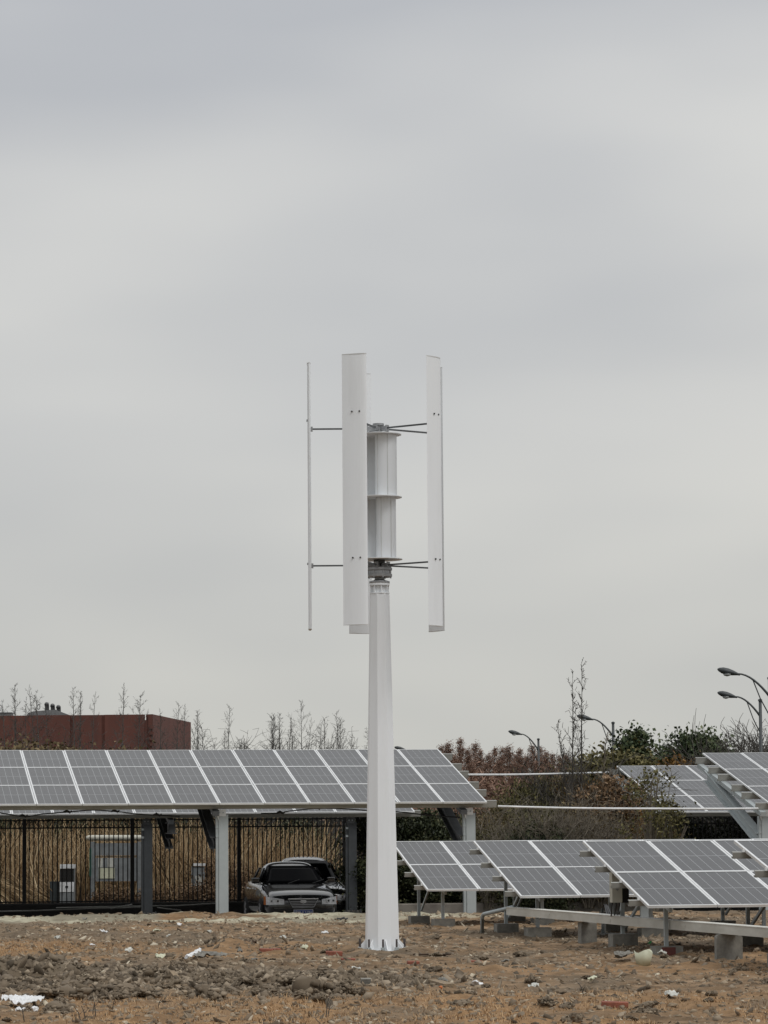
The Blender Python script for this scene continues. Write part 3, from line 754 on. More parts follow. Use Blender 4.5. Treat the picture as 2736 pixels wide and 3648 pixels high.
# loose grey pipes along the kerb
def pipe(pxs, D, rad, label, mt='purlin'):
    b = MB(); b.tube([at(x, y, d_) for (x, y), d_ in zip(pxs, D)], rad, 6)
    tag(b.build('loose_pipe', M[mt], None, True), label, 'pipe', 'loose pipes along the fence kerb')
pipe([(-80, 3248), (130, 3244), (330, 3236), (500, 3232)], [85, 85.2, 85.5, 86], .018, 'thin pale pipe sloping along the dark kerb below the charging station')
pipe([(200, 3234), (420, 3229), (640, 3226), (790, 3217)], [85.3, 85.6, 86, 86.3], .018, 'thin pale pipe along the kerb behind the first pale carport post')
pipe([(560, 3233), (645, 3243)], [83.9, 83.7], .018, 'short pale pipe leaning off the kerb beside the dark post')
pipe([(395, 3237), (470, 3222)], [84.4, 85], .016, 'short pale pipe propped slanting on the dark kerb')
# behind the fence: notice board, charging stations
D = 90.2
def bx(mb, x0, y0, x1, y1, D, th=.08, dy=0.0):
    a, c = at(x0, y1, D), at(x1, y0, D)
    mb.box((a.x, D + dy, a.z), (c.x, D + dy + th, c.z))
pb = at(408, 3200, D); nbd = thing('notice_board', 'grey notice board with a cream rounded roof bar and posters, behind the fence', 'notice board', (pb.x, D, 0))
def part(name, mt, par, rect, th=.08, dy=0.0, base_=None):
    b = MB(); bx(b, *rect, D, th, dy); o = b.build(name, M[mt], par); o.location = (-base_.x, -D, 0); return o
a, c = at(312, 2985, D), at(512, 2985, D)
b = MB(); b.tube([a + Vector((-.06, 0, 0)), a, a + Vector((.05, 0, 0)), c + Vector((-.05, 0, 0)), c, c + Vector((.06, 0, 0))], [.03, .065, .078, .078, .065, .03], 12); o = b.build('roof_bar', M['beige_box'], nbd, True); o.location = (-pb.x, -D + .05, 0)
part('leg', 'grey_box', nbd, (322, 2998, 338, 3226), .1, 0, pb); part('leg', 'grey_box', nbd, (488, 2998, 502, 3226), .1, 0, pb)
part('upper_panel', 'grey_box', nbd, (340, 3003, 486, 3048), .06, .02, pb)
part('cross_bar', 'char_box', nbd, (340, 3050, 486, 3053), .07, .01, pb)
part('lower_panel', 'grey_box', nbd, (340, 3055, 486, 3140), .05, .03, pb)
for rect, mt in (((350, 3056, 366, 3090), 'paper'), ((368, 3056, 381, 3090), 'grey_box'), ((383, 3056, 406, 3090), 'paper'), ((352, 3092, 408, 3130), 'cream_plastic')):
    part('poster', mt, nbd, rect, .01, .015, pb)
part('drain_pipe', 'teal', nbd, (319, 3022, 325, 3122), .03, -.04, pb)
D = 89.8
ps = at(239, 3200, D); ch = thing('charging_station', 'charging station with white hood, black screen and white lower panel, behind the fence', 'charging station', (ps.x, D, 0))
part('hood', 'white_plastic', ch, (214, 3079, 266, 3094), .35, -.05, ps)
part('cabinet', 'grey_box', ch, (213, 3095, 265, 3232), .30, 0, ps)
part('screen', 'screen', ch, (215, 3094, 263, 3141), .012, -.015, ps)
part('front_panel', 'white_plastic', ch, (213, 3142, 264, 3178), .012, -.014, ps)
part('socket', 'black_plastic', ch, (233, 3156, 243, 3162), .01, -.028, ps)
D = 90.0
pc = at(190, 3200, D); t = thing('metal_cabinet', 'charcoal metal cabinet standing against the charging station', 'cabinet', (pc.x, D, 0))
part('body', 'char_box', t, (177, 3140, 210, 3232), .3, 0, pc); part('door', 'char_box', t, (179, 3143, 208, 3225), .01, -.012, pc)
D = 90.4
ps = at(705, 3200, D); ch = thing('charging_station', 'weathered pale grey charging station in the dry reeds by the galvanised post', 'charging station', (ps.x, D, 0))
part('hood', 'white_plastic', ch, (686, 3076, 730, 3085), .3, -.04, ps); part('cabinet', 'grey_box', ch, (682, 3087, 728, 3230), .28, 0, ps); part('front_panel', 'paper', ch, (695, 3120, 722, 3172), .01, -.012, ps)

# ================================================================== cars
def plate_text(s, size, mt, parent, M4):
    cu = bpy.data.curves.new('plate_text', 'FONT'); cu.body = s; cu.size = size; cu.align_x = 'CENTER'; cu.align_y = 'CENTER'; cu.extrude = .002
    o = bpy.data.objects.new('tmp', cu); COL.objects.link(o)
    dg = bpy.context.evaluated_depsgraph_get(); me = bpy.data.meshes.new_from_object(o.evaluated_get(dg)); bpy.data.objects.remove(o)
    me.materials.clear(); me.materials.append(mt); me.name = 'lettering'
    k = obj('lettering', me, parent); k.matrix_local = M4; return k
def sedan(label, loc, rz, H=1.47, detail=True):
    """x forward (nose at +x 2.35), y to the left of the car"""
    t = thing('sedan_car', label, 'car', loc, rz, 'parked black cars')
    # body loft; stations from nose to tail
    st = [(2.36, .50, .30, .56), (2.31, .70, .22, .665), (2.20, .795, .20, .735), (2.05, .845, .19, .79), (1.60, .885, .19, .865), (1.15, .90, .19, .935), (.95, .905, .19, .965), (.2, .91, .19, .985), (-.8, .91, .19, 1.0),
          (-1.5, .90, .19, 1.01), (-1.85, .875, .20, 1.03), (-2.15, .82, .24, 1.015), (-2.30, .74, .30, .95), (-2.35, .62, .36, .80)]
    b = MB()
    for (x, w_, z0, z1) in st:
        zc = z0 + (z1 - z0) * .62
        half = [(0, z0), (w_ * .85, z0), (w_ * .975, z0 + .08), (w_, z0 + (z1 - z0) * .35), (w_ * .995, zc), (w_ * .965, z1 - (z1 - z0) * .16), (w_ * .90, z1 - .035), (w_ * .78, z1 - .004), (w_ * .45, z1 + .022), (0, z1 + .03)]
        ring = half + [(-y, z) for y, z in reversed(half[1:-1])]
        b.v += [(x, y, z) for y, z in ring]
    n = 18
    for i in range(len(st) - 1):
        for k in range(n):
            k2 = (k + 1) % n; b.f.append((i*n+k, i*n+k2, (i+1)*n+k2, (i+1)*n+k))
    b.f.append(tuple(reversed(range(n)))); b.f.append(tuple((len(st)-1)*n + k for k in range(n)))
    body = b.build('body', M['car_black'], t, True)
    md = body.modifiers.new('s', 'SUBSURF'); md.levels = 1; md.render_levels = 1
    # cabin: rings from belt to roof
    def ring(z, x0, x1, wf, wm, wr, bow):
        return [(x0, 0), (x0 - bow * .35, wf * .6), (x0 - bow, wf), (x0 * .55 + x1 * .45, wm), (x1 + bow * .5, wr), (x1, wr * .6), (x1 - .0, 0)]
    rings = [(.93, 1.12, -1.85, .74, .80, .70, .22), (1.10, .83, -1.62, .71, .765, .66, .18), (H - .15, .42, -1.10, .585, .635, .555, .14), (H - .06, .26, -.82, .505, .555, .49, .13), (H - .015, .06, -.52, .36, .41, .36, .10), (H, -.10, -.35, .16, .18, .16, .05)]
    b = MB()
    for (z, *q) in rings:
        h = ring(z, *q); rg = h + [(x, -y) for x, y in reversed(h[1:-1])]; b.v += [(x, y, z) for x, y in rg]
    n = 12
    for i in range(len(rings) - 1):
        for k in range(n):
            k2 = (k + 1) % n; b.f.append((i*n+k, (i+1)*n+k, (i+1)*n+k2, i*n+k2))
    b.f.append(tuple((len(rings)-1)*n + k for k in reversed(range(n))))
    cab = b.build('cabin', M['car_black'], t, True); md = cab.modifiers.new('s', 'SUBSURF'); md.levels = 1; md.render_levels = 1
    zt = H - .115; ft = (zt - .93) / .5
    # windscreen, rear window and side glass laid just off the cabin
    def pane(name, grid):
        b = MB(); nr, nc = len(grid), len(grid[0]); b.v = [p for r_ in grid for p in r_]
        b.f = [(i*nc+j, i*nc+j+1, (i+1)*nc+j+1, (i+1)*nc+j) for i in range(nr-1) for j in range(nc-1)]
        o = b.build(name, M['car_glass'], t, True); so_ = o.modifiers.new('t', 'SOLIDIFY'); so_.thickness = .006; return o
    def lerp(a, c_, f): return a + (c_ - a) * f
    ws = []
    for i in range(6):
        f = i / 5; z = lerp(.965, H - .10, f); xc = lerp(1.135, .43, f) ; wy = lerp(.715, .535, f); bow = lerp(.20, .115, f)
        ws.append([(xc + .012 - bow * (abs(s) ** 2), wy * s, z) for s in (-1, -.8, -.5, 0, .5, .8, 1)])
    pane('windscreen', ws)
    rw = []
    for i in range(4):
        f = i / 3; z = lerp(1.03, H - .12, f); xc = lerp(-1.80, -1.12, f); wy = lerp(.62, .50, f)
        rw.append([(xc - .02 + .10 * s * s, wy * s, z) for s in (-1, -.5, 0, .5, 1)])
    pane('rear_window', rw)
    for sg in (-1, 1):
        for (xa, xb_, xc_, xd) in ((.80, -.28, .36, -.28), (-.36, -1.40, -.36, -1.02)):
            g_ = []
            for i in range(3):
                f = i / 2; z = lerp(1.02, H - .15, f); y = lerp(.803, .645, f) * sg
                g_.append([(lerp(lerp(xa, xb_, s), lerp(xc_, xd, s), f), y + sg * .006 - sg * .02 * abs(lerp(lerp(xa, xb_, s), lerp(xc_, xd, s), f) + .3) / 1.2, z) for s in (0, .5, 1)])
            pane('side_window', g_)
        # mirrors, handles
        b = MB(); b.box((.72, sg * .93 - .10, .97), (.80, sg * .93 + .10, 1.11)); mi = b.build('mirror', M['car_black'], t); bm_ = mi.modifiers.new('b', 'BEVEL'); bm_.width = .035; bm_.segments = 3
        b = MB(); b.beam((.76, sg * .80, .985), (.76, sg * .88, 1.02), .06, .03); b.build('mirror_stalk', M['car_black'], mi)
        for xh in (.0, -1.0):
            b = MB(); b.box((xh - .09, sg * .905 - .012, .83), (xh + .09, sg * .905 + .02, .86)); b.build('door_handle', M['chrome'], t)
        # wheels
        for xw in (1.42, -1.32):
            wh = obj('wheel', None, t, (xw, sg * .80, .31)) if False else None
            b = MB(); b.lathe([(.19, -.10), (.29, -.105), (.315, -.07), (.315, .07), (.29, .105), (.19, .10)], 24); ty = b.build('wheel', M['tyre'], t, True); ty.location = (xw, sg * .815, .315); ty.rotation_euler = (R(90), 0, 0)
            b = MB(); b.lathe([(.20, -.09), (.20, .09), (.05, .095)], 20)
            for k in range(7):
                a = 2 * math.pi * k / 7; b.beam((0, 0, .098 * -sg), (math.cos(a) * .19, math.sin(a) * .19, .098 * -sg), .05, .02)
            b.build('rim', M['rim'], ty)
        # headlights: wrap round the corner
        def nose_x(y): return float(np.interp(y, [0, .42, .60, .70, .78, .83, .86], [2.375, 2.365, 2.335, 2.285, 2.20, 2.10, 1.98]))
        def lens_patch(ys, lo, hi, out_):
            b = MB(); nn = len(ys)
            for f in (0, .5, 1):
                for y in ys:
                    z0, z1 = float(np.interp(y, [.44, .86], lo)), float(np.interp(y, [.44, .86], hi))
                    b.v.append((nose_x(y) + out_ - .03 * f * f, (y + out_ * .6) * sg, z0 + (z1 - z0) * f))
            b.f = [(r_*nn+c, r_*nn+c+1, (r_+1)*nn+c+1, (r_+1)*nn+c) for r_ in range(2) for c in range(nn-1)]
            return b
        hl = lens_patch([.44, .52, .60, .68, .75, .80, .825], (.485, .475), (.60, .675), .03).build('headlight', M['lens'], t); so_ = hl.modifiers.new('t', 'SOLIDIFY'); so_.thickness = .02
        ind = lens_patch([.83, .845, .86], (.485, .475), (.60, .675), .03).build('indicator', M['orange_lens'], hl); so_ = ind.modifiers.new('t', 'SOLIDIFY'); so_.thickness = .02
        for (yy, rr_) in ((.73, .045), (.60, .05)):
            xx = nose_x(yy) + .045
            b = MB(); b.tube([(xx - .05, yy * sg, .565), (xx + .012, (yy + .01) * sg, .565)], rr_, 16); b.build('reflector', M['lens'], hl)
            b = MB(); b.tube([(xx + .0125, (yy + .01) * sg, .565), (xx + .016, (yy + .01) * sg, .565)], rr_ * .5, 12); b.build('bulb', M['steel_dark'], hl)
        b = MB(); b.box((-2.37, sg * .6 - .18, .74), (-2.28, sg * .6 + .15, .90)); b.build('tail_light', M['red_paint'], t)
    # grille
    gx0 = 2.385
    gr_ = MB(); gr_.prism([(-.36, 0.600), (.36, 0.600), (.27, 0.420), (.22, 0.400), (-.22, 0.400), (-.27, 0.420)], (gx0, 0, 0), (0, 1, 0), (0, 0, 1), (.012, 0, 0))
    grl = gr_.build('grille', M['black_plastic'], t)
    rim_ = [(-.345, 0.587), (-.262, 0.423), (-.215, 0.405), (.215, 0.405), (.262, 0.423), (.345, 0.587)]
    b = MB(); b.tube([(gx0 + .016, y, z) for y, z in rim_], .009, 6); b.build('grille_surround', M['rim'], grl, True)
    for i, z in enumerate((0.555, 0.517, 0.477, 0.440)):
        wy = .325 - i * .022; b = MB(); b.box((gx0 + .013, -wy, z - .006), (gx0 + .028, wy, z + .006)); b.build('grille_slat', M['rim'], grl)
    b = MB(); b.prism([(-.37, 0.605), (.37, 0.605), (.355, 0.627), (-.355, 0.627)], (gx0 + .004, 0, 0), (0, 1, 0), (0, 0, 1), (.03, 0, 0)); b.build('chrome_strip', M['chrome'], t)
    b = MB(); b.prism([(-.07, 0.570), (-.05, 0.580), (.05, 0.580), (.07, 0.570), (.068, 0.540), (.045, 0.517), (0, 0.503), (-.045, 0.517), (-.068, 0.540)], (gx0 + .03, 0, 0), (0, 1, 0), (0, 0, 1), (.012, 0, 0)); em = b.build('emblem', M['chrome'], t)
    for (ya, za_, yb, zb_) in ((-.045, 0.560, -.03, 0.530), (-.012, 0.565, .012, 0.553), (.03, 0.560, .042, 0.530), (-.014, 0.533, .014, 0.521)):
        b = MB(); b.box((gx0 + .0425, min(ya, yb), min(za_, zb_)), (gx0 + .045, max(ya, yb), max(za_, zb_))); b.build('emblem_mark', M['steel_dark'], em)
    b = MB(); b.box((2.30, -.70, .375), (2.40, .70, .39)); b.build('bumper_strip', M['car_black'], t)
    b = MB(); b.box((2.395, -.235, .215), (2.41, .235, .36)); pl = b.build('number_plate', M['plate_white'], t)
    b = MB(); b.box((2.4105, -.222, .227), (2.4125, .222, .348)); b.build('plate_field', M['plate_blue'], pl)
    # letters face +x: text x -> +y, text y -> +z
    plate_text('\u6caaD\u00b7K5786', .095, M['plate_white'], pl, Matrix(((0, 0, 1, 2.4145), (1, 0, 0, 0), (0, 1, 0, .287), (0, 0, 0, 1))))
    for sg in (-1, 1):
        b = MB(); b.beam((1.20, .30 * sg + .1, .965), (.98, .30 * sg + .42, 1.06), .012, .012); b.build('wiper', M['black_plastic'], t)
    return t
NOSE = math.atan2(-V.y, -V.x)          # parked nose to the camera, square to the carports
def put_car(label, px, vfront, H):
    c = at(px, 3230, 0.0 + (O.y + vfront * V.y)); D_ = O.y + vfront * V.y + (c.x - O.x) * .1727
    c = at(px, 3230, D_); nose = Vector((c.x, c.y, PARK_Z)); ctr = nose + V * 2.38
    return sedan(label, ctr, NOSE, H)
put_car('black sedan parked nose-out beside the galvanised carport post, blue number plate', 1080, 5.3, 1.49)
car2 = put_car('dark car mostly hidden behind the black sedan, only roof and mirror showing', 1135, 10.35, 1.58)
g = at(935, 3222, 84); b = MB(); b.lathe([(.02, 0), (.09, .03), (.10, .12), (.05, .17), (.02, .18)], 12, c=(g.x - .15, g.y, g.z - .08)); b.box((g.x - .16, g.y - .02, PARK_Z), (g.x - .14, g.y + .02, g.z - .06))
tag(b.build('yellow_cap', M['yellow'], None, True), 'small yellow cap on a stub beside the black sedan', 'pipe cap')

# ================================================================== building behind on the left
BD = 240.0
def P(px, py, D): return at(px, py, D)
z_roof = P(300, 2546, BD).z
bl = thing('brown_building', 'windowless red-brown clad building with vents on its flat roof', 'building', (P(515, 2546, BD).x, BD, 0))
ox = bl.location.x
xr = P(528, 2546, BD).x - ox; xe, ye = P(666, 2577, 262).x - ox, 22.0
def wall_panel(x0, x1, z1, name='wall_panel', y=0.0):
    b = MB(); b.box((x0, y, -.6), (x1, y + .6, z1)); return b.build(name, M['wall_brown'], bl)
px_j = [-420, -110, 100, 250, 258, 363, 372, 515]
for i in range(len(px_j) - 1):
    x0, x1 = P(px_j[i], 2546, BD).x - ox, P(px_j[i + 1], 2546, BD).x - ox
    rec = .12 if (px_j[i + 1] - px_j[i]) < 12 else random.choice((0, .015, .03))
    wall_panel(x0 + .008, x1 - .008, z_roof - random.uniform(0, .03), y=rec)
wall_panel(0, xr - .02, z_roof - .42, y=.1)
wall_panel(xr, xr + .30, z_roof - .05)
b = MB(); b.prism([(0, -.6), (1, -.6), (1, z_roof + (P(666, 2577, 262).z - z_roof) * .9 + .1), (0, z_roof)], (xr + .32, .02, 0), (xe - xr, ye, 0), (0, 0, 1), (-.5, .2, 0)); b.build('side_wall', M['wall_brown'], bl)
b = MB(); b.add([(P(-420, 2546, BD).x - ox, .7, z_roof - .4), (xr, .7, z_roof - .4), (xe - .5, ye, z_roof - .5), (P(-420, 2546, BD).x - ox, ye, z_roof - .5)], [(0, 1, 2, 3)]); b.build('roof', M['roof_grey'], bl)
zt0 = P(668, 2592, 262).z
for k in range(13):
    b = MB(); zz = zt0 - k * .42; b.box((xe - .05, ye - .1, zz - .22), (xe + .30, ye + .35, zz)); b.build('fin', M['wall_brown'], bl)
    if k < 11:
        b = MB(); zz = z_roof - .9 - k * .42; b.box((xr + .10, -.12, zz - .2), (xr + .42, -.002, zz)); b.build('fin', M['wall_brown'], bl)
D = 246
vt = thing('roof_vent_unit', 'grey rooftop vent unit with three hooded ducts on the red-brown building', 'vent unit', (P(170, 2548, D).x, D, z_roof - .42))
o0 = vt.location
b = MB(); pts = [(92, 2552), (100, 2540), (118, 2534), (165, 2530), (198, 2528), (215, 2535), (250, 2548), (252, 2553)]
b.prism([(P(x, y, D).x - o0.x, max(P(x, y, D).z - o0.z, 0)) for x, y in pts][::-1], (0, 0, 0), (1, 0, 0), (0, 0, 1), (0, 1.6, 0)); b.build('hood', M['roof_grey'], vt)
for x, y in ((165, 2505), (186, 2510), (207, 2515)):
    q = P(x, y, D); xx = q.x - o0.x; zz = q.z - o0.z; r_ = .17
    b = MB(); b.tube([(xx, .5, 0), (xx, .5, zz - .25)] + [(xx, .5 - .3 * math.sin(a), zz - .25 + .25 * math.sin(a * 2) * .8) for a in (.3, .6, .9, 1.2)], r_, 10); dc = b.build('duct', M['roof_grey'], vt, True)
    b = MB(); b.tube([(xx - .15, .2, zz - .16), (xx - .09, .2, zz), (xx + .06, .2, zz), (xx + .15, .2, zz - .16)], .05, 6); b.build('duct_lip', M['steel_dark'], dc, True)
b = MB(); q = P(138, 2518, D); b.tube([(q.x - o0.x - .1 * math.cos(a), -.02, q.z - o0.z + .2 * math.sin(a)) for a in [i * .6 for i in range(11)]], .035, 6); b.build('loop_pipe', M['roof_grey'], vt, True)
q0 = P(-40, 2538, D); q1 = P(40, 2538, D)
rb_ = thing('rooftop_box', 'low grey rooftop box on the red-brown building beside the bare trees', 'rooftop box', (q0.x, D, z_roof - .42))
b = MB(); b.box((0, 0, 0), (q1.x - q0.x, 1.5, q0.z - z_roof + .35)); b.build('body', M['roof_grey'], rb_); b = MB(); b.box((-.05, -.05, q0.z - z_roof + .352), (q1.x - q0.x + .05, 1.55, q0.z - z_roof + .42)); b.build('lid', M['roof_grey'], rb_)

# ================================================================== street lamps
def lamp(px_post, py_top, px_head, py_head, D, label):
    p = at(px_post, py_top, D); h = at(px_head, py_head, D)
    t = thing('street_lamp', label, 'street lamp', (p.x, D, -.55), 0, 'street lamps along the road')
    H = p.z + .55; hx, hz_ = h.x - p.x, h.z + .55
    b = MB(); b.tube([(0, 0, 0), (0, 0, H * .5), (0, 0, H)], [.085, .072, .055], 8); po = b.build('post', M['lamp_grey'], t, True)
    b = MB(); b.lathe([(.075, H), (.075, H + .06), (.02, H + .09)], 8); b.build('cap', M['lamp_grey'], po)
    z0 = H - .55; pts = []
    x_end = hx + .62
    for i in range(9):
        t_ = i / 8; pts.append((x_end * t_, 0, z0 + (hz_ - .06 - z0) * math.sin(t_ * math.pi / 2) ** .92))
    b = MB(); b.tube(pts, [.040 - .014 * i / 8 for i in range(9)], 7); b.build('arm', M['lamp_grey'], t, True)
    b = MB(); b.tube([(0, 0, z0 - .62), (x_end * .3, 0, z0 - .05), (x_end * .52, 0, pts[4][2] - .01), (x_end * .66, 0, pts[5][2] + .02)], .020, 6); b.build('brace', M['lamp_grey'], t, True)
    b = MB(); d_ = Vector((hx - x_end, 0, .16)); s0 = Vector((x_end, 0, hz_ - .07))
    b.tube([s0 + d_ * f for f in (-.12, 0, .25, .5, .75, .92, 1.0)], [.03, .042, .085, .108, .10, .06, .02], 10)
    hd = b.build('head', M['lamp_grey'], t, True); hd.scale = (1, 1.3, 1)
    b = MB(); b.lathe([(.02, -.075), (.10, -.05), (.13, 0)], 12, c=tuple(s0 + d_ * .52 + Vector((0, 0, -.075)))); b.build('lens', M['lamp_glass'], hd, True)
    return t
lamp(2708, 2498, 2556, 2476, 114, 'street lamp standing before the bare bushes by the evergreen trees')
lamp(2742, 2420, 2556, 2394, 99.5, 'street lamp whose tall arm reaches over the right-hand carport')
lamp(2184, 2578, 2055, 2557, 136, 'street lamp whose head is crossed by the tall bare sapling')
lamp(1918, 2636, 1811, 2611, 164, 'street lamp rising before the red-brown conifers')
lamp(1486, 2690, 1405, 2667, 186, 'street lamp with only its head above the long carport, by the turbine pole')

# ================================================================== plants
def leaf_mesh(name, centres, size, mt, tone, rg, aspect=1.6, flat=0.0):
    """one quad per leaf at each centre, turned at random"""
    n = len(centres)
    a = rg.normal(size=(n, 3)); a[:, 2] *= (1 - flat * .5); a /= np.linalg.norm(a, axis=1)[:, None]
    c = rg.normal(size=(n, 3)); c -= a * (a * c).sum(1)[:, None]; c /= np.linalg.norm(c, axis=1)[:, None]
    s = size * rg.uniform(.6, 1.35, n)[:, None]
    p = centres; A = a * s * aspect * .5; B = c * s * .5
    bend = np.cross(a, c) * s * .18
    v = np.stack([p - A, p + B + bend, p + A, p - B + bend], 1).reshape(-1, 3)
    f = np.arange(4 * n).reshape(n, 4)
    return np_mesh(name, v, f, mt, tone)
def blob(rg, n, clumps, rx, ry, z0, z1, cs=.35, top=1.0, shape='round'):
    """leaf positions in clumps spread through an uneven crown; returns positions, clump index"""
    k = rg.random((clumps, 3)); ang = k[:, 0] * 2 * np.pi
    t = k[:, 1] ** .8
    if shape == 'round': prof_ = np.sqrt(np.clip(1 - (2 * t - 1) ** 2, .02, 1)) * .85 + .15
    elif shape == 'cone': prof_ = (1 - t) ** .75 * .95 + .05
    else: prof_ = np.minimum(1, .75 + .5 * t) * np.clip((1.04 - t) * 4, .3, 1)
    rad = prof_ * np.sqrt(k[:, 2]) ** .8
    c = np.stack([np.cos(ang) * rad * rx, np.sin(ang) * rad * ry, z0 + (z1 - z0) * t * (1 - .12 * rad * rg.random(clumps))], 1)
    idx = rg.integers(0, clumps, n); sz = cs * rg.uniform(.5, 1.25, clumps)
    d = rg.normal(size=(n, 3)) * .5
    p = c[idx] + d * sz[idx][:, None] * np.array([1, 1, .75])
    p[:, 2] = np.maximum(p[:, 2], z0 * .4)
    return p, idx, c
def limb(mb, p, d, ln, r0, segs, wob, rg, n=4, r_end=.25):
    pts = [p.copy()]; rad = [r0]; q = p.copy(); d = d / np.linalg.norm(d)
    for i in range(segs):
        d = d + rg.normal(size=3) * wob; d /= np.linalg.norm(d); q = q + d * ln / segs
        pts.append(q.copy()); rad.append(r0 * (1 - (1 - r_end) * (i + 1) / segs))
    mb.tube([Vector(x) for x in pts], rad, n, caps=False)
    return pts, d
def bare_leader(seed, h, r0=.07, nb=26, start=.22, rise=1.3, spread=.20, twigs=4, tw=.012, lean=.0):
    """tree with one straight leader and short rising branches; two meshes"""
    rg = np.random.default_rng(seed); tk = MB(); cr_ = MB()
    pts, _ = limb(tk, np.zeros(3), np.array([lean, 0, 1.0]), h, r0, 9, .014, rg, 6, .10)
    for i in range(nb):
        t = start + (1 - start) * (i + rg.random()) / nb; k = min(int(t * 9), 8); f = t * 9 - k
        p = pts[k] * (1 - f) + pts[k + 1] * f; a = rg.random() * 2 * np.pi
        d = np.array([math.cos(a), math.sin(a), rise * rg.uniform(.6, 1.4)])
        ln = h * spread * 1.7 * (1.06 - t) ** 1.05 * rg.uniform(.3, 1.25) + .12
        q, dd = limb(cr_, p, d, ln, max(r0 * .20 * (1 - t * .7), tw), 4, .10, rg, 3, .35)
        for j in range(twigs):
            m_ = rg.integers(1, 5); a2 = rg.normal(size=3) * .8 + dd + np.array([0, 0, .4])
            limb(cr_, q[m_], a2, ln * rg.uniform(.22, .5), tw, 2, .2, rg, 3, .6)
    return tk, cr_
def bare_bush(seed, h, stems=9, r0=.03, spread=.55, twigs=14, tw=.010):
    rg = np.random.default_rng(seed); tk = MB(); cr_ = MB()
    for s in range(stems):
        a = rg.random() * 2 * np.pi; sp = rg.random() * spread
        q, dd = limb(tk, np.array([math.cos(a) * .1, math.sin(a) * .1, 0]), np.array([math.cos(a) * sp, math.sin(a) * sp, 1]), h * rg.uniform(.6, 1.0), r0 * rg.uniform(.6, 1.2), 6, .09, rg, 4, .25)
        for j in range(twigs):
            m_ = rg.integers(1, 7); a2 = rg.normal(size=3) * .55 + dd * .9 + np.array([0, 0, .35])
            q2, d2 = limb(cr_, q[m_], a2, h * rg.uniform(.10, .28), tw * 1.3, 3, .2, rg, 3, .5)
            for _ in range(2): limb(cr_, q2[rg.integers(1, 4)], d2 + rg.normal(size=3) * .6, h * rg.uniform(.05, .12), tw, 2, .2, rg, 3, .6)
    return tk, cr_
class Kind:
    """a plant built once, set out many times"""
    def __init__(s, parts): s.parts = parts          # (name, mesh)
    def put(s, name, label, cat, loc, sc=1.0, rz=None, group=None, sz=None):
        t = thing(name, label, cat, loc, random.uniform(0, 6.28) if rz is None else rz, group)
        t.scale = (sc, sc, sz or sc)
        for nm, me_ in s.parts: obj(nm, me_, t)
        return t
def kind_bare(fn, mt, **kw):
    a, c = fn(**kw); k = kw['h'] / max(q[2] for q in a.v + c.v)
    for mb in (a, c): mb.v = [(x, y, z * k) for x, y, z in mb.v]
    return Kind([('trunk', a.mesh('trunk', mt)), ('crown', c.mesh('crown', mt))])
FARZ = -.55
# --- bare trees beyond the fence, left
far = [kind_bare(bare_leader, M['bark_far'], seed=11 + q, h=10, r0=(.085, .07, .095, .06)[q % 4], nb=(90, 60, 110, 46, 76, 100)[q % 6], twigs=(7, 6, 8, 5)[q % 4], spread=(.16, .12, .22, .10, .14)[q % 5], rise=(1.1, 1.5, .8, 1.8, .95)[q % 5], tw=.0068, lean=(0, .03, -.02, -.04, .015)[q % 5], start=(.2, .35, .15, .4)[q % 4]) for q in range(9)]
left_trees = [(20, 2490), (56, 2432), (100, 2480), (143, 2455), (158, 2437), (188, 2500), (268, 2445), (295, 2462), (313, 2460), (424, 2430), (478, 2460), (568, 2520), (610, 2497), (642, 2506), (658, 2555),
    (722, 2528), (742, 2576), (797, 2507), (784, 2600), (865, 2622), (884, 2630), (909, 2620), (950, 2549), (958, 2538), (971, 2541), (979, 2538), (1006, 2546), (1048, 2571), (1070, 2553), (1079, 2491), (1122, 2565),
    (1149, 2549), (1162, 2580), (1205, 2553), (1224, 2526), (1255, 2611), (1307, 2588)]
for i, (x, y) in enumerate(left_trees):
    D = random.uniform(168, 190) if x > 690 else random.uniform(180, 215)
    p = at(x, y, D); k = far[(i * 4 + int(x)) % 9]
    lab = 'slender bare tree standing before the red-brown building' if x < 675 else 'slender bare tree rising behind the long solar carport'
    k.put('bare_tree', lab, 'tree', (p.x, D, FARZ), (p.z - FARZ) / 10 * 1.0, None, 'bare trees before the brown building' if x < 675 else 'bare trees behind the long carport')
thick = [kind_bare(bare_bush, M['bark_far'], seed=21, h=5, stems=15, spread=.5, r0=.028, tw=.007, twigs=14), kind_bare(bare_bush, M['bark_far'], seed=22, h=5, stems=13, spread=.7, r0=.028, tw=.007, twigs=14)]
for i, (x, y) in enumerate([(700, 2600), (742, 2590), (790, 2585), (830, 2600), (870, 2615), (930, 2610), (955, 2600), (990, 2600), (1050, 2600), (1068, 2595), (1110, 2610), (1150, 2610), (1190, 2620), (1230, 2625), (1285, 2640), (80, 2590), (170, 2600), (290, 2600), (430, 2600), (560, 2620), (640, 2620)]):
    D = random.uniform(160, 185); p = at(x, y + 8 - 12 * (i % 3), D)
    lab = 'low bare thicket filling in under the slender trees behind the long carport' if x > 675 else 'low bare thicket at the foot of the red-brown building'
    thick[i % 2].put('bare_thicket', lab, 'bush', (p.x, D, FARZ), (p.z - FARZ) / 5.0, None, 'bare thickets behind the long carport' if x > 675 else 'bare thickets before the brown building')
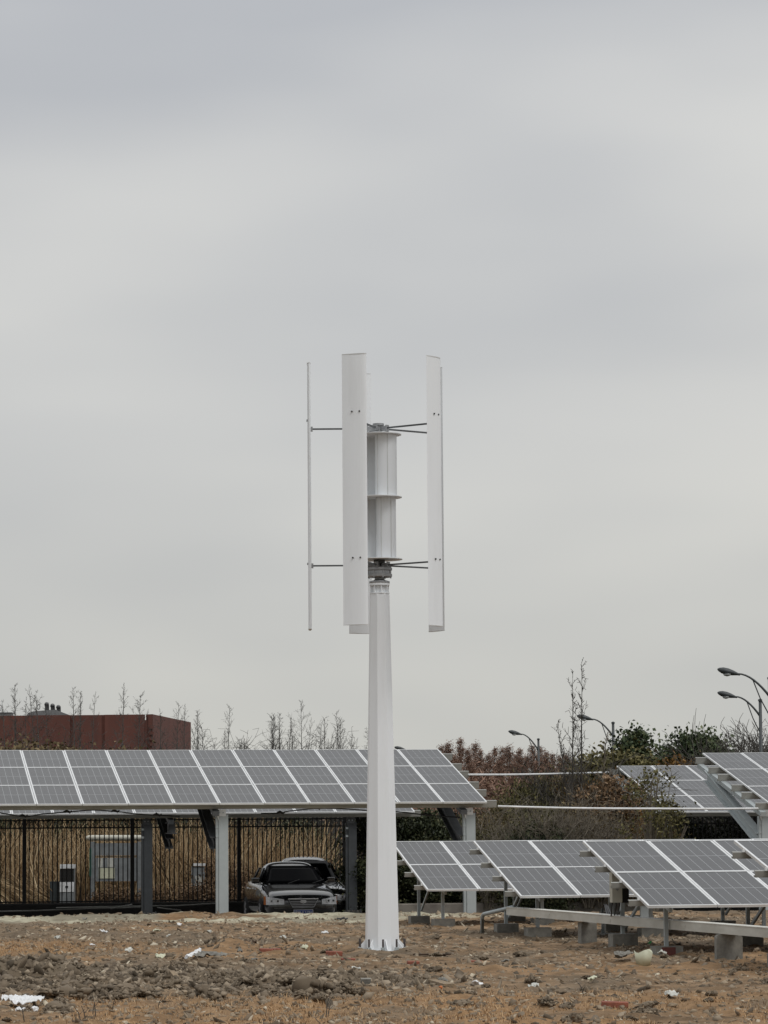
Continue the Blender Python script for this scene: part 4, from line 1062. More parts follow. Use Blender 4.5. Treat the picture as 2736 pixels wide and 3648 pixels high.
# scrub on the building's foot: brown-green bushes
def leafy(seed, n, clumps, rx, ry, z0, z1, mt, size, cs=.35, shape='round', stems=5, bark='bark', tone_sd=.22, twig=.012, aspect=1.6):
    rg = np.random.default_rng(seed)
    p, idx, c = blob(rg, n, clumps, rx, ry, z0, z1, cs, shape=shape)
    ct = rg.normal(.5, tone_sd, clumps); tone = np.clip(ct[idx] + rg.normal(0, .18, n), 0, 1)
    kz = z1 / np.percentile(p[:, 2], 99.3); p[:, 2] *= kz; c[:, 2] *= kz
    tk = MB()
    for s in range(stems):
        a = rg.random() * 6.28; e_ = c[rg.integers(0, clumps)]
        base_ = np.array([math.cos(a) * .05 * rx, math.sin(a) * .05 * rx, 0.0])
        dd = e_ - base_; limb(tk, base_, dd, np.linalg.norm(dd), .02 + .012 * (z1 ** .7), 5, .05, rg, 5, .3)
    for s in range(min(clumps, 40)):
        e_ = c[s]; base_ = np.array([e_[0] * .3, e_[1] * .3, max(0.0, e_[2] * .55)]); dd = e_ - base_
        limb(tk, base_, dd, np.linalg.norm(dd) * 1.1, twig, 3, .1, rg, 3, .5)
    return Kind([('trunk', tk.mesh('trunk', M[bark])), ('crown', leaf_mesh('crown', p, size, M[mt], tone, rg, aspect))])
scr = leafy(31, 6000, 40, 1.6, 1.6, .2, 3.2, 'leaf_scrub', .07, .8)
for i, (x, y) in enumerate([(30, 2668), (110, 2640), (150, 2650), (205, 2668), (290, 2670), (440, 2666)]):
    D = random.uniform(150, 160); p = at(x, y, D)
    scr.put('scrub_bush', 'brown-green scrub bush at the foot of the red-brown building', 'bush', (p.x, D, FARZ), (p.z - FARZ) / 3.3, None, 'scrub bushes before the brown building')
# --- red-brown conifers, right of the pole
def conifer(seed, h):
    rg = np.random.default_rng(seed); tk = MB(); limb(tk, np.zeros(3), np.array([0, 0, 1.0]), h, .09, 8, .012, rg, 5, .15)
    nbr = 150; tw = MB(); pos = []
    for i in range(nbr):
        t = .06 + .94 * rg.random() ** 1.1; a = rg.random() * 6.28
        ln = h * .17 * (1.02 - t) ** .75 * rg.uniform(.5, 1.15) + .08
        p0 = np.array([0, 0, t * h]); d = np.array([math.cos(a), math.sin(a), rg.uniform(.25, .9)])
        q, dd = limb(tw, p0, d, ln, .014, 3, .08, rg, 3, .6)
        m_ = int(30 + 90 * ln / (h * .17)); f = rg.random(m_)[:, None]
        pos.append(q[0] + (q[-1] - q[0]) * f + rg.normal(size=(m_, 3)) * .10)
    pos = np.concatenate(pos); tone = np.clip(rg.normal(.5, .25, len(pos)), 0, 1)
    tkm = tk.mesh('trunk', M['bark_red'])
    return Kind([('trunk', tkm), ('branches', tw.mesh('branches', M['bark_red'])), ('crown', leaf_mesh('crown', pos, .030, M['leaf_red'], tone, rg, 5.0))])
con = [conifer(41, 8), conifer(42, 8), conifer(43, 8)]
for i, (x, y) in enumerate([(1540, 2700), (1570, 2665), (1597, 2650), (1618, 2690), (1640, 2640), (1668, 2672), (1693, 2652), (1712, 2680), (1742, 2690), (1765, 2668), (1790, 2672), (1812, 2662), (1838, 2690), (1852, 2676), (1876, 2695), (1897, 2660), (1922, 2668), (1944, 2680), (1968, 2690), (1992, 2700), (2015, 2690),
        (1580, 2720), (1630, 2715), (1680, 2722), (1730, 2720), (1780, 2716), (1828, 2722), (1866, 2728), (1910, 2720), (1956, 2722), (2040, 2712)]):
    D = random.uniform(176, 195) if i < 21 else random.uniform(150, 160); p = at(x, y, D)
    con[i % 3].put('redwood_tree', 'tall red-brown winter conifer whose spire stands against the sky' if i < 21 else 'shorter red-brown winter conifer in front of the tall conifer row', 'tree', (p.x, D, FARZ), (p.z - FARZ) / 8, None, 'tall red-brown conifers' if i < 21 else 'shorter red-brown conifers', None)
rsc = leafy(47, 9000, 46, 1.7, 1.4, .1, 2.6, 'leaf_red', .034, .8, shape='box', bark='bark_red', aspect=5.0)
for i, (x, y) in enumerate([(1530, 2820), (1590, 2800), (1650, 2790), (1710, 2800), (1770, 2795), (1830, 2805), (1890, 2800), (1560, 2880), (1640, 2870), (1720, 2880), (1800, 2880)]):
    D = random.uniform(112, 118) if i < 7 else 102; p = at(x, y, D)
    rsc.put('red_scrub', 'red-brown twiggy scrub bush below the dense conifer row', 'bush', (p.x, D, FARZ), (p.z - FARZ) / 2.6, None, 'red-brown scrub bushes')
# --- bed of bushes in front of the fence
dk = [leafy(51, 10000, 46, 1.1, .9, .0, 2.2, 'leaf_dark', .055, .5, 'box'), leafy(52, 10000, 46, 1.1, .9, .0, 2.2, 'leaf_dark', .055, .5, 'round')]
ol = [leafy(53, 9500, 60, 1.1, .9, .0, 2.2, 'leaf_olive', .045, .5, 'box', stems=12, bark='bark_pale'), leafy(54, 8000, 60, 1.1, .9, .0, 2.2, 'leaf_scrub', .026, .5, 'round', stems=30, bark='bark_pale', aspect=4.5), leafy(58, 9000, 44, 1.1, .9, .0, 2.2, 'leaf_rust', .034, .5, 'round', stems=18, bark='bark_pale', aspect=2.6)]
BZ = -.08
def bush(k, name, x, y, D, lab, grp, w_=None):
    p = at(x, y, D); s = (p.z - BZ) / 2.25
    return k.put(name, lab, 'bush', (p.x, D, BZ), w_ or .82, None, grp, s)
for i, (x, y) in enumerate([(1345, 2905), (1400, 2890), (1455, 2900), (1510, 2885), (1565, 2895), (1610, 2920), (1380, 3010), (1470, 3020), (1560, 3030), (1650, 3020)]):
    bush(dk[i % 2], 'evergreen_bush', x, y, 83.2 + random.uniform(0, .8) - (1.0 if i > 5 else 0), 'dark evergreen bush filling the back under the end of the long carport' if i < 6 else 'low dark evergreen bush close behind the planting kerb', 'dark bushes under the carport' if i < 6 else 'low dark bushes by the kerb')
for i, (x, y, k, D) in enumerate([(1700, 2905, 1, 84.5), (1760, 2880, 1, 85), (1815, 2835, 0, 86), (1870, 2780, 0, 87), (1935, 2770, 0, 87), (1990, 2760, 1, 87), (2040, 2745, 1, 87.3), (1700, 2960, 0, 83), (1790, 2945, 0, 83.3), (1870, 2900, 0, 83.5), (1950, 2870, 0, 83.6), (2030, 2860, 1, 83.6), (2100, 2790, 2, 86.5), (2100, 2890, 1, 83.6), (2165, 2800, 2, 86), (2220, 2830, 2, 85.5), (2180, 2890, 1, 84), (2250, 2880, 2, 84.6), (2290, 2910, 2, 84.6), (2330, 2950, 0, 84.6), (1740, 3010, 0, 82.5), (1830, 3000, 0, 82.6), (1920, 2990, 0, 82.6), (2010, 2985, 1, 82.6), (2100, 2985, 1, 82.7), (2190, 2985, 2, 83), (2280, 2985, 1, 83.6), (2370, 3005, 0, 84)]):
    nm, lab, grp = [('olive_bush', 'olive green bush tangled with dry stems below the white conduits', 'olive bushes in the bed'), ('scrub_bush', 'brown scrubby bush full of thin bare stems in the planting bed', 'scrubby bushes in the bed'), ('rust_bush', 'rust-orange leaved bush beside the leafy sapling', 'rust-coloured bushes in the bed')][k]
    bush(ol[k], nm, x, y, D, lab, grp)
for i, (x, y) in enumerate([(1860, 2965), (1900, 2950), (1940, 2940)]):
    bush(dk[1], 'evergreen_bush', x, y, 81.9, 'deep green bush low in the bed, right above the middle solar table', 'deep green bushes in the bed')
bb = leafy(55, 750, 22, .62, .5, 2.1, 3.1, 'leaf_brown', .065, .30, 'round', stems=9, bark='bark_pale')
for x, y, lab in ((2145, 2765, 'lower small tree of curled brown dead leaves, next to the bare saplings'), (2187, 2738, 'small tree of curled brown dead leaves touching the half-hidden carport corner')):
    p = at(x, y, 84.4); bb.put('brown_leaf_tree', lab, 'tree', (p.x, 84.4, BZ), (p.z - BZ) / 3.25, None)
sp_ = leafy(56, 1500, 34, .62, .5, 1.0, 3.3, 'leaf_olive', .05, .30, 'round', stems=12, bark='bark_pale', tone_sd=.12)
p = at(2320, 2715, 80.5); sp_.put('leafy_sapling', 'thinly leaved olive sapling in front of the half-hidden solar carport', 'tree', (p.x, 80.5, PARK_Z), (p.z - PARK_Z) / 3.4, 1.2)
p = at(2375, 2830, 80.9); sp_.put('leafy_sapling', 'low thinly leaved sapling by the end of the black fence', 'tree', (p.x, 80.9, PARK_Z), (p.z - PARK_Z) / 3.4, 4.2)
# tall bare saplings with several leaders
for j, (xb_, xt, yt, D, sd, lab) in enumerate([(2050, 2019, 2385, 85, 61, 'tall bare sapling, the left leader of the pair that tops the bushes'), (2078, 2077, 2345, 85.3, 62, 'tallest bare sapling, its thin leader crossing the street lamp head'), (2118, 2137, 2600, 84.8, 63, 'shorter pale bare sapling beside the tallest one'), (2068, 2000, 2560, 86, 64, 'bare sapling leaning away from the tall pair over the bushes')]):
    bp = at(xb_, 2990, D); tp = at(xt, yt, D); h = tp.z - BZ
    k = kind_bare(bare_leader, M['bark_pale' if j == 2 else 'bark'], seed=sd, h=h, r0=.045, nb=46, twigs=5, spread=.11, rise=2.2, tw=.008, start=.2, lean=(tp.x - bp.x) / h)
    k.put('bare_sapling', lab, 'tree', (bp.x, D, BZ), 1, 0.0)
wsp = [kind_bare(bare_bush, M['bark_pale'], seed=68 + q, h=3, stems=20, spread=.45, r0=.016, tw=.006, twigs=12) for q in range(2)]
for i, (x, y, D) in enumerate([(1730, 2900, 81.8), (1800, 2870, 81.9), (1850, 2830, 82), (1905, 2800, 82), (1960, 2790, 82), (2005, 2800, 82), (2090, 2820, 82.1), (2140, 2850, 82.2), (2200, 2860, 82.3), (2250, 2880, 82.5)]):
    p = at(x, y, D); wsp[i % 2].put('wispy_bush', 'wispy bush of thin pale bare stems standing before the bed of bushes', 'bush', (p.x, D, BZ), (p.z - BZ) / 3, None, 'wispy pale bushes in the bed')
bu2 = kind_bare(bare_bush, M['bark'], seed=66, h=4, stems=24, spread=.6, r0=.022, tw=.007, twigs=16)
for x, y, D in ((2000, 2640, 87.5), (1980, 2700, 86.5), (2040, 2650, 86.2), (2110, 2640, 87.5)):
    p = at(x, y, D); bu2.put('bare_bush', 'grey bare bush fanning out round the tall bare saplings', 'bush', (p.x, D, BZ), (p.z - BZ) / 3.9, None, 'bare bushes round the saplings')
# --- evergreens and olive trees behind the right carports
ev = [leafy(71, 9000, 60, 1.9, 1.8, 1.2, 7.5, 'leaf_green', .13, .75, 'round', stems=8), leafy(72, 9000, 60, 1.8, 1.8, 1.0, 7.5, 'leaf_green', .13, .75, 'cone', stems=8)]
og = [leafy(73, 8000, 50, 2.0, 1.8, .8, 6.5, 'leaf_olive', .12, .8, 'round', stems=8), leafy(74, 8000, 50, 1.8, 1.8, .6, 6.5, 'leaf_olive', .12, .8, 'cone', stems=8)]
ru = leafy(75, 6000, 34, 1.2, 1.2, 1.0, 4.5, 'leaf_rust', .11, .6, 'round')
def tree(k, nm, x, y, D, top_h, lab, grp=None, w_=None):
    p = at(x, y, D); s = (p.z - FARZ) / top_h; k.put(nm, lab, 'tree', (p.x, D, FARZ), w_ or s, None, grp, s)
lab = 'dark green evergreen tree towering behind the half-hidden carport'
for i, (x, y) in enumerate([(2455, 2585), (2530, 2598), (2398, 2645), (2490, 2640), (2565, 2645), (2600, 2680), (2430, 2690)]):
    tree(ev[i % 2], 'evergreen_tree', x, y, 128 + i, 7.9, lab, 'evergreen trees behind the carport')
lab = 'olive brown tree in the row between the bare saplings and the evergreens'
for i, (x, y) in enumerate([(2215, 2642), (2270, 2655), (2130, 2665), (2160, 2655), (2185, 2690), (2110, 2700), (2240, 2690), (2310, 2700), (2350, 2710), (2060, 2700)]):
    tree(og[i % 2] if i not in (1,) else ev[1], 'olive_tree', x, y, 121 + i * .7, 6.9, lab if i != 1 else 'green tree in the row of olive brown ones behind the street lamp', 'olive trees behind the carport' if i != 1 else None)
tree(ru, 'golden_bush', 2440, 2680, 121, 4.8, 'golden brown tree in front of the dark evergreens')
bu3 = [kind_bare(bare_bush, M['bark'], seed=77, h=6, stems=34, spread=.42, r0=.035, tw=.011, twigs=16), kind_bare(bare_bush, M['bark_far'], seed=78, h=6, stems=28, spread=.55, r0=.03, tw=.010, twigs=16)]
for i, (x, y, D) in enumerate([(2650, 2560, 118), (2690, 2535, 120), (2730, 2545, 117), (2625, 2600, 121), (2760, 2530, 119), (2335, 2645, 132), (2360, 2660, 130), (2310, 2665, 133)]):
    p = at(x, y, D); lab, grp = ('bare fan-shaped bush behind the tall street lamp', 'bare bushes by the tall lamp') if i < 5 else ('pale bare bush between the olive trees and the evergreens', 'bare bushes between the trees')
    bu3[0 if i < 5 else 1].put('bare_bush', lab, 'bush', (p.x, D, FARZ), (p.z - FARZ) / 5.8, None, grp)
for i, (x, y) in enumerate([(2600, 2700), (2660, 2690), (2720, 2685), (2780, 2690)]):
    bu3[1].put('bare_bush', 'brown bare bush close behind the right-hand carport roof', 'bush', (at(x, y, 108).x, 108, FARZ), (at(x, y, 108).z - FARZ) / 5.6, None, 'bare bushes behind the right carport')
# far wood closing the view
rg = np.random.default_rng(90)
n = 60000; xx = rg.uniform(-90, 110, n); yy = rg.uniform(255, 300, n)
top = 3.2 + 3.0 * fbm(xx * .25 + 30, yy * .02, 4); zz = FARZ + top * rg.random(n) ** .8
me = leaf_mesh('far_wood', np.stack([xx, yy, zz], 1), .55, M['leaf_scrub'], np.clip(rg.normal(.45, .2, n), 0, 1), rg, 2.0)
o = stuff(obj('far_wood', me)); tag(o, 'brown far-off woodland seen low between the nearer trees', 'woodland')

# --- dry reeds behind the fence
rg = np.random.default_rng(91)
n = 10500
u_ = rg.uniform(-13, 9.5, n); v_ = rg.uniform(19.3, 22.6, n)
hgt = rg.uniform(1.5, 3.0, n) * (.85 + .3 * vnoise(u_ * .9, v_ * .9))
lean_u = np.where(u_ < -1.5, rg.normal(-.18, .3, n) - .35 * smooth((-1.5 - u_) / 3) * (rg.random(n) < .5), rg.normal(0, .28, n) * np.where(rg.random(n) < .25, 2.2, 1)); lean_v = rg.normal(0, .15, n)
nl = 1500; u_[:nl] = rg.uniform(-4, 2.4, nl); v_[:nl] = rg.uniform(18.6, 19.6, nl); hgt[:nl] = rg.uniform(.8, 1.9, nl); lean_u[:nl] = rg.normal(-1.3, .5, nl)
wd = np.where(rg.random(n) < .3, rg.uniform(.016, .028, n), rg.uniform(.006, .014, n))
b0 = np.array([O.x, O.y, 0])[None] + u_[:, None] * np.array([U.x, U.y, 0]) + v_[:, None] * np.array([V.x, V.y, 0]); b0[:, 2] = -.5
sg_ = 4; vs_ = []
for k in range(sg_ + 1):
    t = k / sg_
    c = b0 + np.stack([lean_u * hgt * t ** 1.6, lean_v * hgt * t, hgt * (t - .12 * np.abs(lean_u) * t * t)], 1)
    w_ = wd * (1 - .75 * t ** 2)
    ang = rg.uniform(-.7, .7, n)
    off = np.stack([np.cos(ang) * w_, np.sin(ang) * w_, 0 * w_], 1)
    vs_ += [c - off, c + off]
vv_ = np.stack(vs_, 1).reshape(-1, 3); kk = 2 * (sg_ + 1)
ff = np.concatenate([np.arange(n)[:, None] * kk + np.array([2*k, 2*k+1, 2*k+3, 2*k+2])[None] for k in range(sg_)])
tone_r = np.tile(np.clip(rg.normal(.55, .32, n), 0, 1), sg_)
o = stuff(obj('dry_reeds', np_mesh('dry_reeds', vv_, ff, M['reed'], tone_r))); tag(o, 'tall tan dry reeds standing thick behind the black fence', 'reeds')
scf = leafy(57, 4200, 40, .9, .4, .0, .95, 'leaf_brown', .04, .4, 'round', stems=12, bark='bark')
for u0 in (3.1, 4.3, 5.6, 7.2, 8.3):
    q = site(u0, 17.6, 0); scf.put('dead_bush', 'dark brown dead bush growing against the back of the fence', 'bush', (q.x, q.y, -.45), random.uniform(.9, 1.1), None, 'dead bushes behind the fence')
for u0 in (6.0, 6.9, 8.8, 9.6):
    q = site(u0, 18.9, 0); scf.put('dead_bush', 'taller brown dead bush rising among the reeds behind the parked cars', 'bush', (q.x, q.y, -.45), 1.0, None, 'tall dead bushes in the reeds', random.uniform(1.2, 1.8))
for i, u0 in enumerate(np.arange(-13, 31, 1.7)):
    q = site(float(u0), 23.2 if u0 < 10 else 16.8, 0); k = dk[i % 2]
    k.put('hedge_bush', 'dark hedge bush behind the reeds and fence', 'bush', (q.x, q.y, -.5), 1.25, None, 'hedge bushes behind the fence', 1.25)

# ================================================================== rubble on the ground
ico_v, ico_f = [], []
bm = bmesh.new(); bmesh.ops.create_icosphere(bm, subdivisions=1, radius=1.0)
ico_v = np.array([v.co[:] for v in bm.verts]); ico_f = np.array([[v.index for v in f.verts] for f in bm.faces]); bm.free()
bm = bmesh.new(); bmesh.ops.create_icosphere(bm, subdivisions=2, radius=1.0)
ic2_v = np.array([v.co[:] for v in bm.verts]); ic2_f = np.array([[v.index for v in f.verts] for f in bm.faces]); bm.free()
bm = bmesh.new(); bmesh.ops.create_icosphere(bm, subdivisions=3, radius=1.0)
ic3_v = np.array([v.co[:] for v in bm.verts]); ic3_f = np.array([[v.index for v in f.verts] for f in bm.faces]); bm.free()
def stones(name, xy, size, mt, rg, flat=(.25, .75), label=None, sink=.25, tone=None):
    n = len(xy); nv = len(ico_v)
    v = np.repeat(ico_v[None], n, 0) * (1 + rg.uniform(-.55, .45, (n, nv, 1)))
    v = v * (size[:, None, None] * np.stack([rg.uniform(.5, 1.6, n), rg.uniform(.4, 1.2, n), rg.uniform(*flat, n)], 1)[:, None, :])
    a = rg.uniform(0, 6.28, n); ca, sa = np.cos(a)[:, None], np.sin(a)[:, None]
    tl = rg.normal(0, .5, n)[:, None]
    x, y, z = v[..., 0], v[..., 1], v[..., 2]; z = z + x * tl
    v = np.stack([x * ca - y * sa, x * sa + y * ca, z], 2)
    h = height(xy[:, 0], xy[:, 1]) - size * sink
    v += np.stack([xy[:, 0], xy[:, 1], h], 1)[:, None, :] + np.array([0, 0, .12])[None, None] * size[:, None, None]
    f = (np.arange(n)[:, None, None] * nv + ico_f[None]).reshape(-1, 3)
    tn = rg.random(n) if tone is None else tone
    o = obj(name, np_mesh(name, v.reshape(-1, 3), f, mt, np.repeat(tn, len(ico_f)))); stuff(o)
    if label: tag(o, label, 'rubble')
    return o
def scatter(n, y0, y1, rg, pw=1.0):
    y = y0 + (y1 - y0) * rg.random(n) ** pw; hw = y * .125 + .4; x = rg.uniform(-1, 1, n) * hw
    return np.stack([x, y], 1)
rg = np.random.default_rng(101)
xy = scatter(42000, 27.5, 72, rg, 1.0)
clump = fbm(xy[:, 0] * 1.3, xy[:, 1] * .6, 3); keep = rg.random(len(xy)) < np.clip((clump - .30) * 3.2, .05, 1)
xy = xy[keep]; sz = .008 + .036 * rg.random(len(xy)) ** 3.0 * (.6 + xy[:, 1] / 60)
tn = np.clip(rg.normal(.48, .24, len(xy)), 0, 1)
stones('gravel', xy, sz, M['stone'], rg, label='small stones and pebbles strewn over the brown earth', tone=tn)
# crumbs of grey clay over the ridge
n = 12000; y = 37.6 + rg.normal(0, 1.5, n); x = rg.uniform(-5.4, 1.6, n); keep = rg.random(n) < smooth((1.4 - x) / 2.4); xy = np.stack([x, y], 1)[keep]
sz = .012 + .06 * rg.random(len(xy)) ** 2.6
stones('clay_crumbs', xy, sz, M['clod'], rg, (.5, .95), label='crumbled grey clay covering the dug-out ridge', sink=.3, tone=np.where(rg.random(len(xy)) < .12, 1.0, np.clip(rg.normal(.48, .26, len(xy)), 0, 1)))
xy = scatter(12000, 28, 66, rg, 1.0); sz = .012 + .05 * rg.random(len(xy)) ** 3
stones('earth_crumbs', xy, sz, M['clod'], rg, (.35, .8), label='brown earth crumbs lying over the whole building site', sink=.3, tone=np.clip(rg.normal(.6, .22, len(xy)), 0, 1))
# larger clods and stones, one by one
def rock_mesh(seed, mt, rough=.28, flat=.75):
    rg = np.random.default_rng(seed); v = ic3_v.copy(); d = rg.normal(size=(16, 3)); d /= np.linalg.norm(d, axis=1)[:, None]
    for q in d: v = v - q * np.maximum(v @ q - rg.uniform(.62, .9), 0)[:, None] * .9
    nzv = fbm(v[:, 0] * 2.3 + seed, v[:, 1] * 2.3 + v[:, 2] * 3.1, 4) - .5; v = v * (1 + rough * nzv[:, None])
    n2 = np.abs(fbm(v[:, 0] * 4 + seed, v[:, 1] * 4 + v[:, 2] * 3.7, 3) - .5); v = v * (1 - 1.1 * np.maximum(n2[:, None] - .03, 0)); v = v * (1 + .26 * (np.random.default_rng(seed).random((len(v), 1)) - .5))
    v[:, 2] *= flat
    return np_mesh('rock', v, ic3_f, mt, np.full(len(ic3_f), rg.uniform(.35, .75)) + rg.normal(0, .05, len(ic3_f)))
def clod_mesh(seed):
    """lump of clay: a broken core with crumbs stuck all over it"""
    rg = np.random.default_rng(seed); V_, F_, T_ = [], [], []
    def chunk(c, r_, bv, bf, jit):
        v = bv * (1 + rg.uniform(-jit, jit, (len(bv), 1))) * r_ * rg.uniform(.45, 1.5, 3)[None]; o_ = sum(len(q) for q in V_)
        V_.append(v + c); F_.append(bf + o_); T_.append(np.full(len(bf), np.clip(rg.normal(.5, .22), 0, 1)))
    for k in range(3): chunk(rg.uniform(-.35, .35, 3) * np.array([1, 1, .4]), rg.uniform(.4, .62), ic2_v, ic2_f, .2)
    for k in range(120):
        d = rg.normal(size=3); d[2] = abs(d[2]) * .8 - .15; d /= np.linalg.norm(d)
        chunk(d * rg.uniform(.55, .95) * np.array([1.1, 1.1, .75]), rg.uniform(.06, .24), ico_v, ico_f, .45)
    v = np.concatenate(V_); v[:, 2] *= .85
    return np_mesh('clod', v, np.concatenate(F_), M['clod'], np.concatenate(T_))
RM = [clod_mesh(200 + i) for i in range(9)]
RS = [rock_mesh(230 + i, M['stone'], .2, random.uniform(.5, .8)) for i in range(6)]
def rock(ms, name, px, py, r_, label, group=None, sink=.5):
    p = ground(px, py); o = obj(name, random.choice(ms), None, (p.x, p.y, hz(p.x, p.y) + r_ * (.6 - sink)), (random.uniform(-.3, .3), random.uniform(-.3, .3), random.uniform(0, 6.28)), (r_ * random.uniform(.85, 1.3), r_ * random.uniform(.8, 1.1), r_ * random.uniform(.75, 1.05)))
    return tag(o, label, 'rock', group)
for i in range(95):
    px = random.uniform(-20, 1330); py = random.gauss(3505, 28)
    if px > 900: py = random.gauss(3520, 22)
    r_ = random.choice((.05, .06, .07, .085, .11, .14)); kind_ = 'small' if r_ < .065 else 'fist-sized' if r_ < .1 else 'large'
    rock(RM, 'clay_clod', px, py, r_, kind_ + ' lump of grey clay on the dug-out ridge', kind_ + ' clay lumps on the ridge')
for i in range(110):
    rock(RM, 'earth_clod', random.uniform(0, 2736), random.uniform(3310, 3640), (rc := random.choice((.035, .045, .06, .075, .10))), ('small brown crumb of earth' if rc < .05 else 'brown clod of earth' if rc < .07 else 'big brown clod of earth') + ' lying loose on the building site', ('small loose' if rc < .05 else 'middling loose' if rc < .07 else 'big loose') + ' earth clods')
for i in range(70):
    rock(RS, 'stone', random.uniform(0, 2736), random.uniform(3290, 3640), random.choice((.025, .03, .04, .05, .065)), 'pale stone lying loose on the building site', 'loose pale stones')
for px, py, r_, lab in [(1120, 3545, .24, 'largest clay boulder, with a rounded stone leaning on it'), (1135, 3570, .11, 'rounded pale stone leaning on the largest clay boulder'), (48, 3562, .15, 'pale pitted stone above the white plastic sheet'), (430, 3492, .16, 'pale layered clay lump at the top of the ridge'), (320, 3535, .19, 'big cracked clay lump beside a dark hollow in the ridge'),
                        (735, 3555, .20, 'big grey clay lump in the middle of the ridge'), (770, 3365, .20, 'rounded heap of earth beside the pale sand'), (1225, 3530, .15, 'crumbly clay lump right of the largest boulder'), (240, 3640, .07, 'small upright pale stone among the straw')]:
    rock(RM if 'clay' in lab or 'earth' in lab else RS, 'boulder', px, py, r_, lab)
# scraps
def scrap(name, px, py, pts, mt, label, cat, lift=.01, thick=.008, group=None, wave=.03):
    """crumpled sheet"""
    p = ground(px, py); b = MB(); n = len(pts); z0 = hz(p.x, p.y) + lift
    c = [(p.x + x, p.y + y, z0 + z) for x, y, z in pts]; cx_ = (sum(q[0] for q in c) / n, sum(q[1] for q in c) / n, sum(q[2] for q in c) / n + wave)
    b.v = c + [cx_]; b.f = [(i, (i + 1) % n, n) for i in range(n)]
    o = b.build(name, M[mt]); s_ = o.modifiers.new('sub', 'SUBSURF'); s_.levels = 3; s_.render_levels = 3
    tx = bpy.data.textures.new(name, 'CLOUDS'); tx.noise_scale = .05; dm = o.modifiers.new('d', 'DISPLACE'); dm.texture = tx; dm.strength = .10; dm.texture_coords = 'GLOBAL'
    q_ = o.modifiers.new('t', 'SOLIDIFY'); q_.thickness = thick
    return tag(o, label, cat, group)
def ring_pts(rx, ry, n, seed, zj=.03):
    rg = np.random.default_rng(seed); return [(rx * math.cos(6.283 * i / n) * rg.uniform(.6, 1.2), ry * math.sin(6.283 * i / n) * rg.uniform(.6, 1.2), rg.uniform(0, zj)) for i in range(n)]
scrap('plastic_bag', 680, 3432, [(-.14, 0, 0), (0, -.12, .02), (.12, -.02, .10), (.16, .1, .16), (.02, .12, .07)], 'white_plastic', 'torn white plastic bag on bare earth above the clay ridge', 'plastic bag')
scrap('plastic_sheet', 72, 3590, ring_pts(.24, .35, 9, 4, .07), 'white_plastic', 'long crumpled white plastic sheet at the foot of the clay ridge', 'plastic sheet', .03)
scrap('plastic_scrap', 72, 3612, ring_pts(.05, .08, 6, 5, .05), 'white_plastic', 'small white plastic lump below the long white sheet', 'plastic scrap', .03)
scrap('plastic_scrap', 120, 3612, ring_pts(.05, .07, 6, 6, .05), 'white_plastic', 'white plastic lump in the straw below the long white sheet', 'plastic scrap', .03)
WH = [(1160, 3335), (1010, 3300 + 48), (855, 3380), (1085, 3380), (745, 3328), (330, 3375), (205, 3350), (300, 3285), (560, 3330), (600, 3345), (640, 3300), (1270, 3463), (1800, 3440), (2110, 3500), (2390, 3560), (1700, 3525), (1900, 3520), (905, 3430), (570, 3420), (460, 3398), (370, 3330), (2360, 3405), (1580, 3500)]
for i, (x, y) in enumerate(WH):
    scrap('plastic_scrap', x, y, ring_pts(random.uniform(.03, .085), random.uniform(.05, .12), 7, 300 + i, .045), ('white_plastic', 'paper', 'concrete', 'cream_plastic', 'paper')[i % 5], 'small whitish scrap trodden into the earth', 'scrap', .02, group='small whitish scraps')
scrap('cement_bag', 2215, 3432, ring_pts(.15, .12, 8, 9, .09), 'concrete', 'crumpled cream sack lying against the cut-open bucket', 'sack', .03, wave=.06)
scrap('cement_bag', 740, 3412, ring_pts(.28, .25, 9, 10, .05), 'concrete', 'flattened pale cement sack beside the heap of earth', 'sack', .02, wave=.06)
scrap('green_scrap', 2316, 3378, ring_pts(.04, .05, 6, 11, .05), 'green_plastic', 'small bright green plastic scrap beside the red-patched footing', 'plastic scrap', .04)
scrap('orange_scrap', 1572, 3530, ring_pts(.035, .05, 5, 12, .07), 'orange_lens', 'tiny orange scrap beside a pale stone slab', 'plastic scrap', .03)
scrap('plastic_cover', 1215, 3286, ring_pts(.14, .1, 8, 13, .02), 'black_plastic', 'flat black plastic cover lying on the pale sand by the turbine', 'cover', .06)
scrap('dark_rag', 880, 3368, ring_pts(.16, .12, 8, 14, .05), 'rust_wood', 'dark rag on the earth below the black sedan', 'rag', .03)
g = ground(2292, 3443)
bk = thing('bucket', 'cream plastic bucket cut open and lying near the concrete pillar', 'bucket', (g.x, g.y, hz(g.x, g.y)), .3)
b = MB(); nseg = 16
for i in range(nseg + 1):
    a = math.pi * .95 + i / nseg * math.pi * 1.35
    for (r_, z) in ((.085, -.02), (.118, .165 + .02 * math.sin(a * 3))): b.v.append((r_ * math.cos(a), r_ * math.sin(a), z))
b.f = [(2*i, 2*i+2, 2*i+3, 2*i+1) for i in range(nseg)]
o = b.build('shell', M['cream_plastic'], bk, True); q_ = o.modifiers.new('t', 'SOLIDIFY'); q_.thickness = .006
b = MB(); b.lathe([(.078, -.02), (.078, -.012)], 16); b.build('bottom', M['cream_plastic'], bk)
b = MB(); b.tube([(.09 * math.cos(a), .09 * math.sin(a), .11) for a in [i * .3 for i in range(10)]], .012, 6); b.build('rim', M['black_plastic'], bk, True)
def brick(px, py, ln, label, rz=0.05, group='broken red bricks'):
    g = ground(px, py); b = MB(); b.box((-ln / 2, -.055, -.02), (ln / 2, .055, .045)); o = b.build('brick', M['brick']); o.location = (g.x, g.y, hz(g.x, g.y) + .01); o.rotation_euler = (.05, .04, rz)
    m_ = o.modifiers.new('b', 'BEVEL'); m_.width = .006; tag(o, label, 'brick', group)
